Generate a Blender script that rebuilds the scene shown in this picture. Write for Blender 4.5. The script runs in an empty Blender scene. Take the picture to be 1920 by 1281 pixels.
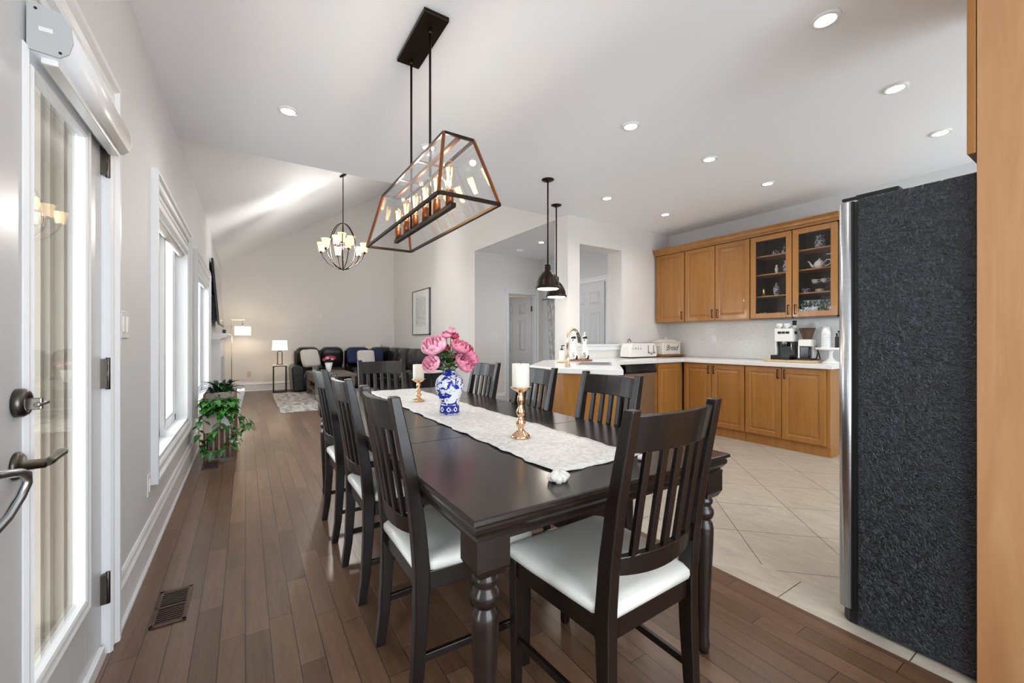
import bpy, math, random
from mathutils import Vector, Matrix
PI = math.pi
S = bpy.context.scene
COL = S.collection
random.seed(7)

# ------------------------------------------------------------------ camera, sky, lights, exposure
YAW = math.atan2(500, 776)
cd = bpy.data.cameras.new('camera')
cd.sensor_width = 36; cd.lens = 36 * 776 / 1920; cd.shift_y = -3.5 / 1920; cd.clip_start = 0.02
cam = bpy.data.objects.new('camera', cd); COL.objects.link(cam)
cam.location = (0, 0, 1.19); cam.rotation_euler = (PI / 2, 0, -YAW)
S.camera = cam

S.view_settings.view_transform = 'Standard'
S.view_settings.look = 'None'
S.view_settings.exposure = 0.58
S.view_settings.gamma = 1.0
S.view_settings.use_curve_mapping = False
S.cycles.max_bounces = 9; S.cycles.diffuse_bounces = 5; S.cycles.glossy_bounces = 5
S.cycles.transparent_max_bounces = 16; S.cycles.sample_clamp_indirect = 8.0
S.cycles.caustics_reflective = False; S.cycles.caustics_refractive = False

W = bpy.data.worlds.new('overcast_sky'); S.world = W; W.use_nodes = True
bg = W.node_tree.nodes['Background']
bg.inputs[0].default_value = (0.86, 0.94, 1.0, 1); bg.inputs[1].default_value = 5.5

def area(name, loc, rot, sx, sy, power, col=(1, 1, 1), portal=False):
    l = bpy.data.lights.new(name, 'AREA'); l.shape = 'RECTANGLE'; l.size = sx; l.size_y = sy
    l.energy = power; l.color = col
    if portal: l.cycles.is_portal = True
    o = bpy.data.objects.new(name, l); COL.objects.link(o); o.location = loc; o.rotation_euler = rot
    return o
# sky portals at the openings on the garden side and behind the camera
area('sky_portal', (-0.64, 1.72, 1.1), (0, -PI / 2, 0), 1.7, 0.5, 1, portal=True)
area('sky_portal', (-0.64, 3.97, 1.28), (0, -PI / 2, 0), 1.5, 1.6, 1, portal=True)
area('sky_portal', (-0.64, 6.42, 1.28), (0, -PI / 2, 0), 1.5, 1.7, 1, portal=True)
area('sky_portal', (0.85, -1.75, 1.25), (PI / 2, 0, 0), 2.3, 2.3, 1, portal=True)
area('sky_portal', (4.15, -1.75, 1.55), (PI / 2, 0, 0), 2.1, 1.5, 1, portal=True)

# ------------------------------------------------------------------ mesh helpers
class MB:
    def __init__(s): s.v = []; s.f = []; s.sm = []
    def add(s, vs, fs, smooth=False):
        n = len(s.v); s.v += [tuple(p) for p in vs]
        for f in fs: s.f.append(tuple(i + n for i in f)); s.sm.append(smooth)
        return s
    def box(s, x0, x1, y0, y1, z0, z1):
        vs = [(x, y, z) for z in (z0, z1) for y in (y0, y1) for x in (x0, x1)]
        return s.add(vs, [(0, 2, 3, 1), (4, 5, 7, 6), (0, 1, 5, 4), (2, 6, 7, 3), (0, 4, 6, 2), (1, 3, 7, 5)])
    def hexa(s, b, t):  # two quads
        return s.add(list(b) + list(t), [(3, 2, 1, 0), (4, 5, 6, 7), (0, 1, 5, 4), (1, 2, 6, 5), (2, 3, 7, 6), (3, 0, 4, 7)])
    def ring_loft(s, rings, smooth=True, cap=True, closed=True):
        n = len(rings[0]); vs = [p for r in rings for p in r]; fs = []
        for i in range(len(rings) - 1):
            for j in range(n if closed else n - 1):
                k = (j + 1) % n; fs.append((i * n + j, i * n + k, (i + 1) * n + k, (i + 1) * n + j))
        s.add(vs, fs, smooth)
        if cap:
            m = len(s.v) - len(vs)
            s.f.append(tuple(m + j for j in reversed(range(n)))); s.sm.append(False)
            s.f.append(tuple(m + (len(rings) - 1) * n + j for j in range(n))); s.sm.append(False)
        return s
    def cyl(s, p0, p1, r0, r1=None, n=16):
        return s.tube([p0, p1], [r0, r0 if r1 is None else r1], n)
    def tube(s, pts, r, n=10, flat=1.0):
        pts = [Vector(p) for p in pts]; rs = r if isinstance(r, (list, tuple)) else [r] * len(pts)
        d0 = (pts[1] - pts[0]).normalized()
        ref = Vector((0, 0, 1)) if abs(d0.z) < 0.9 else Vector((1, 0, 0))
        a = d0.cross(ref).normalized(); rings = []
        for i, p in enumerate(pts):
            d = (pts[min(i + 1, len(pts) - 1)] - pts[max(i - 1, 0)]).normalized()
            a = (a - d * a.dot(d)).normalized(); b = d.cross(a)
            rings.append([p + (a * math.cos(2 * PI * j / n) + b * math.sin(2 * PI * j / n) * flat) * rs[i] for j in range(n)])
        return s.ring_loft(rings)
    def lathe(s, prof, c=(0, 0, 0), n=24, smooth=True, cap=True):
        rings = [[(c[0] + r * math.cos(2 * PI * j / n), c[1] + r * math.sin(2 * PI * j / n), c[2] + z) for j in range(n)] for r, z in prof]
        return s.ring_loft(rings, smooth, cap)
    def prism(s, poly, axis, a0, a1, smooth=False):
        # poly in the two other coords, order (x,y),(x,z),(y,z)
        def P(p, a):
            return {'z': (p[0], p[1], a), 'y': (p[0], a, p[1]), 'x': (a, p[0], p[1])}[axis]
        return s.ring_loft([[P(p, a0) for p in poly], [P(p, a1) for p in poly]], smooth)
    def bar(s, p0, p1, w, h, up=(0, 0, 1)):
        p0 = Vector(p0); p1 = Vector(p1); d = (p1 - p0).normalized(); u = Vector(up)
        a = d.cross(u)
        if a.length < 1e-4: a = d.cross(Vector((1, 0, 0)))
        a.normalize(); b = a.cross(d).normalized()
        q = lambda p: [p + a * w / 2 * i + b * h / 2 * j for i, j in ((-1, -1), (1, -1), (1, 1), (-1, 1))]
        return s.hexa(q(p0), q(p1))
    def ball(s, c, r, sc=(1, 1, 1), n=14, m=9):
        rings = []
        for i in range(m + 1):
            t = PI * i / m; rr = max(math.sin(t), 0.001) * r; z = -math.cos(t) * r
            rings.append([(c[0] + rr * math.cos(2 * PI * j / n) * sc[0], c[1] + rr * math.sin(2 * PI * j / n) * sc[1], c[2] + z * sc[2]) for j in range(n)])
        return s.ring_loft(rings)
    def pillow(s, c, sx, sy, sz, n=12, rot=None, k=4.0, crease=0.0):
        # superellipsoid cushion
        rings = []
        f = lambda v, e: math.copysign(abs(v) ** e, v)
        for i in range(n + 1):
            t = -PI / 2 + PI * i / n
            row = []
            for j in range(2 * n):
                p = 2 * PI * j / (2 * n)
                ct = max(abs(math.cos(t)), 1e-3)
                x = f(ct, 0.42) * f(math.cos(p), 2 / k); y = f(ct, 0.42) * f(math.sin(p), 2 / k); z = f(math.sin(t), 0.6)
                q = Vector((x * sx / 2, y * sy / 2, z * sz / 2))
                if crease: q *= 1 + crease * math.sin(9 * p + 3 * t) * math.cos(t)
                if rot is not None: q = rot @ q
                row.append((c[0] + q.x, c[1] + q.y, c[2] + q.z))
            rings.append(row)
        return s.ring_loft(rings)
    def torus(s, c, R, r, n=28, m=8, axis='z', arc=2 * PI, a0=0):
        pts = []
        for i in range(n + 1):
            a = a0 + arc * i / n; u, w = R * math.cos(a), R * math.sin(a)
            pts.append({'z': (c[0] + u, c[1] + w, c[2]), 'y': (c[0] + u, c[1], c[2] + w), 'x': (c[0], c[1] + u, c[2] + w)}[axis])
        return s.tube(pts, r, m)
    def loops(s, fn, w, h, prof, back=None):
        # panelled board: concentric rectangles (inset, depth); fn(a, b, d) -> point
        rings = []
        if back is not None: rings.append([(0, 0, back), (w, 0, back), (w, h, back), (0, h, back)])
        for i, d in prof: rings.append([(i, i, d), (w - i, i, d), (w - i, h - i, d), (i, h - i, d)])
        return s.ring_loft([[fn(*p) for p in r] for r in rings], smooth=False)
    def done(s):
        return s.v, s.f, s.sm

MW = {}
def wm(o):
    return MW[o.name] if o is not None else Matrix.Identity(4)

def build(name, mb, m, parent=None, bevel=0.0, label=None, world=False, seg=2, sub=0, solid=0.0, base=True):
    vs = [Vector(p) for p in mb.v]; off = Vector((0, 0, 0))
    if parent is not None and world:
        inv = wm(parent).inverted(); vs = [inv @ p for p in vs]
    if parent is None and base:
        xs = [p.x for p in vs]; ys = [p.y for p in vs]; zs = [p.z for p in vs]
        off = Vector(((min(xs) + max(xs)) / 2, (min(ys) + max(ys)) / 2, min(zs))); vs = [p - off for p in vs]
    me = bpy.data.meshes.new(name); me.from_pydata([tuple(p) for p in vs], [], mb.f)
    me.polygons.foreach_set('use_smooth', mb.sm); me.update()
    import bmesh
    b = bmesh.new(); b.from_mesh(me); bmesh.ops.recalc_face_normals(b, faces=b.faces); b.to_mesh(me); b.free()
    for mm in (m if isinstance(m, (list, tuple)) else [m]): me.materials.append(mm)
    o = bpy.data.objects.new(name, me); COL.objects.link(o)
    if parent is not None:
        o.parent = parent; MW[o.name] = wm(parent).copy()
    else:
        o.location = off; MW[o.name] = Matrix.Translation(off)
    if solid: md = o.modifiers.new('solid', 'SOLIDIFY'); md.thickness = solid; md.offset = 0
    if sub: md = o.modifiers.new('sub', 'SUBSURF'); md.levels = sub; md.render_levels = sub
    if bevel:
        md = o.modifiers.new('bevel', 'BEVEL'); md.width = bevel; md.segments = seg; md.limit_method = 'ANGLE'; md.angle_limit = 0.7
    if label: o['label'] = label
    return o

def thing(name, label, cat, loc=(0, 0, 0), rz=0, group=None, kind=None):
    o = bpy.data.objects.new(name, None); COL.objects.link(o); o.empty_display_size = 0.05
    o.location = loc; o.rotation_euler = (0, 0, rz)
    MW[o.name] = Matrix.Translation(Vector(loc)) @ Matrix.Rotation(rz, 4, 'Z')
    o['label'] = label; o['category'] = cat
    if group: o['group'] = group
    if kind: o['kind'] = kind
    return o

def tag(o, label, cat, group=None, kind=None):
    o['label'] = label; o['category'] = cat
    if group: o['group'] = group
    if kind: o['kind'] = kind
    return o

def struct(name, mb, m, label=None, bevel=0.0, cat=None):
    o = build(name, mb, m, bevel=bevel, base=False); o['kind'] = 'structure'
    if label: o['label'] = label
    if cat: o['category'] = cat
    return o

def dup(root, loc, rz=0, label=None):
    def cp(o, par):
        c = o.copy(); COL.objects.link(c)
        if par is not None: c.parent = par
        for ch in [q for q in o.children]: cp(ch, c)
        return c
    r = cp(root, None); r.location = loc; r.rotation_euler = (0, 0, rz)
    if label: r['label'] = label
    MW[r.name] = Matrix.Translation(Vector(loc)) @ Matrix.Rotation(rz, 4, 'Z')
    return r

def text(body, m, parent, mat4, size, extrude=0.0006, shear=0.0, name='lettering', space=1.0):
    c = bpy.data.curves.new(name, 'FONT'); c.body = body; c.size = size; c.extrude = extrude; c.shear = shear
    c.align_x = 'CENTER'; c.align_y = 'CENTER'; c.materials.append(m); c.space_character = space
    tmp = bpy.data.objects.new(name, c); COL.objects.link(tmp)
    me = bpy.data.meshes.new_from_object(tmp.evaluated_get(bpy.context.evaluated_depsgraph_get())); bpy.data.objects.remove(tmp)
    if not me.materials: me.materials.append(m)
    o = bpy.data.objects.new(name, me); COL.objects.link(o); o.parent = parent
    o.matrix_local = wm(parent).inverted() @ mat4
    return o

# ------------------------------------------------------------------ materials
def lin(c):
    f = lambda v: v / 12.92 if v <= 0.04045 else ((v + 0.055) / 1.055) ** 2.4
    return tuple(f(x / 255) for x in c) + (1,)

def mat(name, rgb, rough=0.5, metal=0.0, spec=0.5, var=0.0, vscale=(8, 8, 8), bump=0.0, bscale=60, coat=0.0, emit=None, estr=0.0, bdist=0.002, detail=4, sheen=0.0, dark=None, alpha=1.0, distort=0.0):
    m = bpy.data.materials.new(name); m.use_nodes = True
    nt = m.node_tree; b = nt.nodes['Principled BSDF']; c = lin(rgb)
    b.inputs['Base Color'].default_value = c; b.inputs['Roughness'].default_value = rough
    b.inputs['Metallic'].default_value = metal; b.inputs['Specular IOR Level'].default_value = spec
    b.inputs['Coat Weight'].default_value = coat; b.inputs['Coat Roughness'].default_value = 0.12
    if sheen: b.inputs['Sheen Weight'].default_value = sheen
    if emit: b.inputs['Emission Color'].default_value = lin(emit); b.inputs['Emission Strength'].default_value = estr
    tc = nt.nodes.new('ShaderNodeTexCoord'); mp = nt.nodes.new('ShaderNodeMapping'); mp.inputs['Scale'].default_value = vscale
    nt.links.new(tc.outputs['Object'], mp.inputs[0])
    if var:
        n = nt.nodes.new('ShaderNodeTexNoise'); n.inputs['Scale'].default_value = 1.0; n.inputs['Detail'].default_value = detail
        n.inputs['Distortion'].default_value = distort
        nt.links.new(mp.outputs[0], n.inputs['Vector'])
        r = nt.nodes.new('ShaderNodeValToRGB'); r.color_ramp.elements[0].position = 0.3; r.color_ramp.elements[1].position = 0.72
        d = lin(dark) if dark else tuple(x * (1 - var) for x in c[:3]) + (1,)
        r.color_ramp.elements[0].color = d
        r.color_ramp.elements[1].color = tuple(min(1, x * (1 + var * 0.6)) for x in c[:3]) + (1,)
        nt.links.new(n.outputs['Fac'], r.inputs[0]); nt.links.new(r.outputs[0], b.inputs['Base Color'])
    if bump:
        n2 = nt.nodes.new('ShaderNodeTexNoise'); n2.inputs['Scale'].default_value = bscale; n2.inputs['Detail'].default_value = 3
        nt.links.new(tc.outputs['Object'], n2.inputs['Vector'])
        bp = nt.nodes.new('ShaderNodeBump'); bp.inputs['Strength'].default_value = bump; bp.inputs['Distance'].default_value = bdist
        nt.links.new(n2.outputs['Fac'], bp.inputs['Height']); nt.links.new(bp.outputs[0], b.inputs['Normal'])
    return m

def glassmat(name, tint=(1, 1, 1), ior=1.45, rough=0.0, refl=1.0):
    m = bpy.data.materials.new(name); m.use_nodes = True; nt = m.node_tree
    nt.nodes.remove(nt.nodes['Principled BSDF']); out = nt.nodes['Material Output']
    f = nt.nodes.new('ShaderNodeFresnel'); geo = nt.nodes.new('ShaderNodeNewGeometry'); mr = nt.nodes.new('ShaderNodeMapRange')
    mr.inputs['To Min'].default_value = ior; mr.inputs['To Max'].default_value = 1 / ior   # same reflectance on both sides of the thin pane
    nt.links.new(geo.outputs['Backfacing'], mr.inputs['Value']); nt.links.new(mr.outputs[0], f.inputs[0])
    t = nt.nodes.new('ShaderNodeBsdfTransparent'); t.inputs[0].default_value = tint + (1,)
    g = nt.nodes.new('ShaderNodeBsdfGlossy'); g.inputs['Roughness'].default_value = rough
    g.inputs['Color'].default_value = (refl, refl, refl, 1)
    x = nt.nodes.new('ShaderNodeMixShader')
    nt.links.new(f.outputs[0], x.inputs[0]); nt.links.new(t.outputs[0], x.inputs[1]); nt.links.new(g.outputs[0], x.inputs[2])
    nt.links.new(x.outputs[0], out.inputs[0]); return m

def emis(name, rgb, s):
    m = bpy.data.materials.new(name); m.use_nodes = True; nt = m.node_tree
    b = nt.nodes['Principled BSDF']; b.inputs['Base Color'].default_value = lin(rgb)
    b.inputs['Emission Color'].default_value = lin(rgb); b.inputs['Emission Strength'].default_value = s
    return m

M = dict(
    wall=mat('warm_white_paint', (217, 218, 219), 0.6, bump=0.05, bscale=180),
    farwall=mat('greige_paint', (228, 225, 222), 0.6, bump=0.05, bscale=180),
    ceiling=mat('ceiling_paint', (247, 249, 252), 0.75, bump=0.05, bscale=200),
    trim=mat('white_gloss_trim', (233, 234, 236), 0.28),
    doorwhite=mat('white_door_paint', (206, 207, 209), 0.3),
    steel=mat('brushed_nickel', (150, 145, 138), 0.28, 1.0),
    capshaded=mat('shaded_plastic_cap', (184, 184, 183), 0.5),  # white cap greyed so its shaded look sits in the colour
    darksteel=mat('dark_nickel', (95, 90, 84), 0.32, 1.0),
    silver=mat('satin_silver', (190, 192, 194), 0.22, 1.0),
    stainless=mat('stainless_steel', (205, 207, 210), 0.28, 1.0, var=0.08, vscale=(2, 2, 200)),
    bronze=mat('dark_bronze', (42, 30, 23), 0.36, 0.7),
    copper=mat('oiled_copper', (140, 84, 52), 0.35, 0.85),
    gold=mat('polished_rose_gold', (232, 190, 150), 0.12, 1.0),
    brass=mat('brushed_brass', (222, 202, 172), 0.25, 1.0),
    black=mat('black_plastic', (22, 22, 24), 0.35),
    gloss=mat('gloss_black', (10, 10, 12), 0.12),
    rubber=mat('black_rubber', (14, 14, 14), 0.6),
    white=mat('white_ceramic', (238, 238, 236), 0.18),
    appliance=mat('white_enamel', (236, 235, 230), 0.25),
    cream=mat('cream_enamel', (226, 220, 208), 0.35),
    counter=mat('white_quartz', (240, 239, 237), 0.16, var=0.03, vscale=(14, 14, 14)),
    espresso=mat('espresso_wood', (36, 27, 23), 0.25, spec=0.4, var=0.25, vscale=(18, 3, 18), coat=0.15),
    chairwood=mat('espresso_chair_wood', (25, 18, 15), 0.27, spec=0.45, var=0.15, vscale=(20, 20, 3), coat=0.0),
    seat=mat('off_white_vinyl', (222, 220, 214), 0.34, bump=0.15, bscale=260),
    leather=mat('black_leather', (15, 14, 15), 0.28, bump=0.5, bscale=14, bdist=0.012),
    navy=mat('navy_fabric', (30, 40, 78), 0.75, bump=0.2, bscale=200),
    whitefab=mat('white_fabric', (226, 222, 215), 0.85, bump=0.6, bscale=60, bdist=0.006),
    throw=mat('cream_knit', (222, 218, 205), 0.9, bump=0.7, bscale=110, var=0.1, vscale=(60, 60, 2)),
    wax=mat('ivory_wax', (238, 232, 218), 0.45),
    bulbglass=glassmat('clear_bulb_glass', (1, 0.93, 0.8), 1.35),
    glass=glassmat('clear_glass', (0.97, 0.98, 0.98), 1.45),
    winglass=glassmat('window_glass', (1, 1, 1), 1.3),
    cabglass=glassmat('cabinet_glass', (0.95, 0.95, 0.95), 1.35),
    filament=emis('lit_filament', (255, 190, 110), 45.0),
    led=emis('lit_led_lens', (255, 250, 240), 14.0),
    frost=emis('lit_frosted_glass', (255, 222, 172), 0.75),
    shade=emis('lit_linen_shade', (255, 240, 212), 1.1),
    pendin=emis('lit_pendant_diffuser', (255, 244, 228), 4.0),
    green=mat('deep_green_leaf', (30, 74, 34), 0.35, var=0.5, vscale=(14, 14, 14), dark=(14, 40, 20)),
    pothos=mat('pothos_leaf', (66, 124, 48), 0.3, var=0.5, vscale=(16, 16, 16), dark=(22, 70, 30)),
    stem=mat('tan_vine', (150, 130, 84), 0.6),
    stemg=mat('green_stem', (92, 112, 52), 0.6, var=0.4, vscale=(30, 30, 30)),
    pink=mat('pink_petals', (232, 158, 180), 0.6, var=0.3, vscale=(40, 40, 40), dark=(210, 96, 134)),
    palepink=mat('pale_pink_petals', (240, 190, 206), 0.6, var=0.25, vscale=(40, 40, 40), dark=(228, 140, 168)),
    deeppink=mat('deep_pink_petals', (196, 70, 98), 0.6, var=0.4, vscale=(40, 40, 40), dark=(140, 30, 56)),
    tray=mat('light_board_wood', (206, 176, 134), 0.45, var=0.15, vscale=(4, 40, 40)),
    walnut=mat('brown_board_wood', (140, 92, 56), 0.45, var=0.2, vscale=(4, 40, 40)),
    greywood=mat('weathered_grey_wood', (112, 98, 88), 0.5, var=0.3, vscale=(5, 30, 30)),
    ink=mat('black_ink', (18, 18, 18), 0.5),
    greyink=mat('grey_ink', (96, 98, 102), 0.4),
    plate=mat('plastic_switch_plate', (232, 230, 224), 0.35),
    almond=mat('almond_outlet', (214, 202, 172), 0.4),
    vent=mat('bronze_vent_metal', (84, 64, 54), 0.4, 0.6),
    ventdark=mat('vent_void', (14, 12, 11), 0.8),
    potgrey=mat('taupe_planter', (176, 164, 154), 0.6, var=0.08),
    slatw=mat('brown_crate_wood', (112, 84, 66), 0.5, var=0.3, vscale=(30, 30, 3)),
    smoke=mat('smoked_plastic', (88, 70, 56), 0.2),
    beige=mat('beige_exterior_cladding', (176, 166, 150), 0.6),
    deck=mat('pale_concrete', (190, 188, 184), 0.8, var=0.1, vscale=(2, 2, 2)),
    brownroom=mat('tan_room_paint', (150, 128, 102), 0.7),
    darkwood=mat('dark_furniture_wood', (52, 38, 30), 0.4),
    linen=mat('linen_shade_fabric', (238, 228, 206), 0.8),
    canvas=mat('abstract_canvas', (196, 196, 194), 0.7),
    screen=mat('dark_tv_screen', (12, 13, 15), 0.06),
)

def wood(name, rgb, dark, light, axis='z', rough=0.32):
    m = bpy.data.materials.new(name); m.use_nodes = True; nt = m.node_tree; b = nt.nodes['Principled BSDF']
    b.inputs['Roughness'].default_value = rough; b.inputs['Coat Weight'].default_value = 0.15
    tc = nt.nodes.new('ShaderNodeTexCoord'); mp = nt.nodes.new('ShaderNodeMapping')
    mp.inputs['Scale'].default_value = {'z': (14, 14, 1.2), 'y': (14, 1.2, 14), 'x': (1.2, 14, 14)}[axis]
    nt.links.new(tc.outputs['Object'], mp.inputs[0])
    n = nt.nodes.new('ShaderNodeTexNoise'); n.inputs['Scale'].default_value = 1; n.inputs['Detail'].default_value = 8; n.inputs['Roughness'].default_value = 0.62
    n.inputs['Distortion'].default_value = 0.6
    nt.links.new(mp.outputs[0], n.inputs['Vector'])
    r = nt.nodes.new('ShaderNodeValToRGB'); e = r.color_ramp.elements
    e[0].position = 0.28; e[0].color = lin(dark); e[1].position = 0.75; e[1].color = lin(light)
    k = e.new(0.52); k.color = lin(rgb)
    nt.links.new(n.outputs['Fac'], r.inputs[0]); nt.links.new(r.outputs[0], b.inputs['Base Color'])
    return m
M['maple'] = wood('honey_maple', (160, 108, 50), (148, 97, 41), (170, 118, 58))
M['maplelow'] = wood('honey_maple_light', (168, 116, 58), (156, 105, 49), (180, 128, 67))
M['maplepanel'] = wood('pale_maple_panel', (186, 138, 94), (172, 122, 78), (198, 152, 108))
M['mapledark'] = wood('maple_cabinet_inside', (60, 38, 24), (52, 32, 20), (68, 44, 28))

def floor_wood():
    m = bpy.data.materials.new('brown_plank_floor'); m.use_nodes = True; nt = m.node_tree; b = nt.nodes['Principled BSDF']
    L = nt.links.new; N = nt.nodes.new
    tc = N('ShaderNodeTexCoord'); sp = N('ShaderNodeSeparateXYZ'); cb = N('ShaderNodeCombineXYZ')
    L(tc.outputs['Object'], sp.inputs[0]); L(sp.outputs['Y'], cb.inputs['X']); L(sp.outputs['X'], cb.inputs['Y'])
    # stagger: shift each row along its length by a pseudo random amount
    row = N('ShaderNodeMath'); row.operation = 'DIVIDE'; row.inputs[1].default_value = 0.085; L(sp.outputs['X'], row.inputs[0])
    fl = N('ShaderNodeMath'); fl.operation = 'FLOOR'; L(row.outputs[0], fl.inputs[0])
    wn = N('ShaderNodeTexWhiteNoise'); wn.noise_dimensions = '1D'; L(fl.outputs[0], wn.inputs['W'])
    sh = N('ShaderNodeMath'); sh.operation = 'MULTIPLY_ADD'; sh.inputs[1].default_value = 3.0; L(wn.outputs['Value'], sh.inputs[0]); L(sp.outputs['Y'], sh.inputs[2])
    cb2 = N('ShaderNodeCombineXYZ'); L(sh.outputs[0], cb2.inputs['X']); L(sp.outputs['X'], cb2.inputs['Y'])
    br = N('ShaderNodeTexBrick'); br.offset = 0.0; br.squash = 1.0
    br.inputs['Scale'].default_value = 1.0; br.inputs['Brick Width'].default_value = 0.62; br.inputs['Row Height'].default_value = 0.085
    br.inputs['Mortar Size'].default_value = 0.0016; br.inputs['Mortar Smooth'].default_value = 0.3; br.inputs['Bias'].default_value = 0.0
    br.inputs['Color1'].default_value = lin((90, 66, 49)); br.inputs['Color2'].default_value = lin((118, 90, 70)); br.inputs['Mortar'].default_value = lin((40, 28, 22))
    L(cb2.outputs[0], br.inputs['Vector'])
    mp = N('ShaderNodeMapping'); mp.inputs['Scale'].default_value = (22, 2.5, 1); L(tc.outputs['Object'], mp.inputs[0])
    n = N('ShaderNodeTexNoise'); n.inputs['Scale'].default_value = 1.0; n.inputs['Detail'].default_value = 8; n.inputs['Roughness'].default_value = 0.7; n.inputs['Distortion'].default_value = 1.2
    L(mp.outputs[0], n.inputs['Vector'])
    mr = N('ShaderNodeMapRange'); mr.inputs['From Min'].default_value = 0.3; mr.inputs['From Max'].default_value = 0.7; mr.inputs['To Min'].default_value = 0.7; mr.inputs['To Max'].default_value = 1.2
    L(n.outputs['Fac'], mr.inputs['Value'])
    mx = N('ShaderNodeVectorMath'); mx.operation = 'SCALE'; L(br.outputs['Color'], mx.inputs[0]); L(mr.outputs[0], mx.inputs['Scale'])
    L(mx.outputs[0], b.inputs['Base Color'])
    b.inputs['Roughness'].default_value = 0.3
    bp = N('ShaderNodeBump'); bp.inputs['Strength'].default_value = 0.5; bp.inputs['Distance'].default_value = 0.002; bp.invert = True
    L(br.outputs['Fac'], bp.inputs['Height']); 
    n3 = N('ShaderNodeTexNoise'); n3.inputs['Scale'].default_value = 7; n3.inputs['Detail'].default_value = 3; L(tc.outputs['Object'], n3.inputs['Vector'])
    bp2 = N('ShaderNodeBump'); bp2.inputs['Strength'].default_value = 0.12; bp2.inputs['Distance'].default_value = 0.01
    L(n3.outputs['Fac'], bp2.inputs['Height']); L(bp.outputs[0], bp2.inputs['Normal']); L(bp2.outputs[0], b.inputs['Normal'])
    return m

def tile_mat(diag=True):
    m = bpy.data.materials.new('beige_stone_tile' if diag else 'beige_stone_border_tile'); m.use_nodes = True; nt = m.node_tree; b = nt.nodes['Principled BSDF']
    L = nt.links.new; N = nt.nodes.new
    tc = N('ShaderNodeTexCoord'); mp = N('ShaderNodeMapping')
    br = N('ShaderNodeTexBrick'); br.offset = 0.0; br.inputs['Scale'].default_value = 1.0
    if diag:
        # lines at x-y = 1.172 + .632k and x+y = 3.35 + .645k
        mp.inputs['Rotation'].default_value = (0, 0, PI / 4)
        t = 0.452
        mp.inputs['Location'].default_value = (-(1.172 / math.sqrt(2)) % t, -(3.35 / math.sqrt(2)) % t, 0)
        br.inputs['Brick Width'].default_value = t; br.inputs['Row Height'].default_value = t
    else:
        mp.inputs['Location'].default_value = (0, -0.04, 0)
        br.inputs['Brick Width'].default_value = 5.0; br.inputs['Row Height'].default_value = 0.45
    L(tc.outputs['Object'], mp.inputs[0]); L(mp.outputs[0], br.inputs['Vector'])
    br.inputs['Mortar Size'].default_value = 0.0022; br.inputs['Mortar Smooth'].default_value = 0.1
    br.inputs['Color1'].default_value = lin((184, 174, 160)); br.inputs['Color2'].default_value = lin((178, 167, 152)); br.inputs['Mortar'].default_value = lin((84, 74, 62))
    n = N('ShaderNodeTexNoise'); n.inputs['Scale'].default_value = 5; n.inputs['Detail'].default_value = 9; n.inputs['Roughness'].default_value = 0.65; n.inputs['Distortion'].default_value = 1.5
    mp2 = N('ShaderNodeMapping'); mp2.inputs['Rotation'].default_value = (0, 0, PI / 4); mp2.inputs['Scale'].default_value = (2.4, 0.9, 1)
    L(tc.outputs['Object'], mp2.inputs[0]); L(mp2.outputs[0], n.inputs['Vector'])
    mr = N('ShaderNodeMapRange'); mr.inputs['From Min'].default_value = 0.3; mr.inputs['From Max'].default_value = 0.7; mr.inputs['To Min'].default_value = 0.82; mr.inputs['To Max'].default_value = 1.12
    L(n.outputs['Fac'], mr.inputs['Value'])
    mx = N('ShaderNodeVectorMath'); mx.operation = 'SCALE'; L(br.outputs['Color'], mx.inputs[0]); L(mr.outputs[0], mx.inputs['Scale']); L(mx.outputs[0], b.inputs['Base Color'])
    b.inputs['Roughness'].default_value = 0.38
    bp = N('ShaderNodeBump'); bp.inputs['Strength'].default_value = 0.5; bp.inputs['Distance'].default_value = 0.002; bp.invert = True
    L(br.outputs['Fac'], bp.inputs['Height']); L(bp.outputs[0], b.inputs['Normal'])
    return m

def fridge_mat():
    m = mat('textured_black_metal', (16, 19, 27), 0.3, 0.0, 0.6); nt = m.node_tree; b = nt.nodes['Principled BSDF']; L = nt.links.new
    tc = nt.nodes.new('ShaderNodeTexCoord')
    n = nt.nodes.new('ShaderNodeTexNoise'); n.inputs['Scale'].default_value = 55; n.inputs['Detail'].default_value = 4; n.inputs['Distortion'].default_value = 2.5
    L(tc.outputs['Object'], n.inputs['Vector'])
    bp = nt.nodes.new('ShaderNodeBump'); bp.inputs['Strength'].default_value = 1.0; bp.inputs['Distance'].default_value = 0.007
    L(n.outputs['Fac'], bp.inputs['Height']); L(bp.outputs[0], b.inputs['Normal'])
    r = nt.nodes.new('ShaderNodeValToRGB'); e = r.color_ramp.elements; e[0].position = 0.44; e[0].color = lin((7, 8, 11)); e[1].position = 0.68; e[1].color = lin((48, 53, 66))  # pale specks in the base colour stand in for glints off the texture
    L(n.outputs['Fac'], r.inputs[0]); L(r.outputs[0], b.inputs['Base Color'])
    return m

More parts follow.
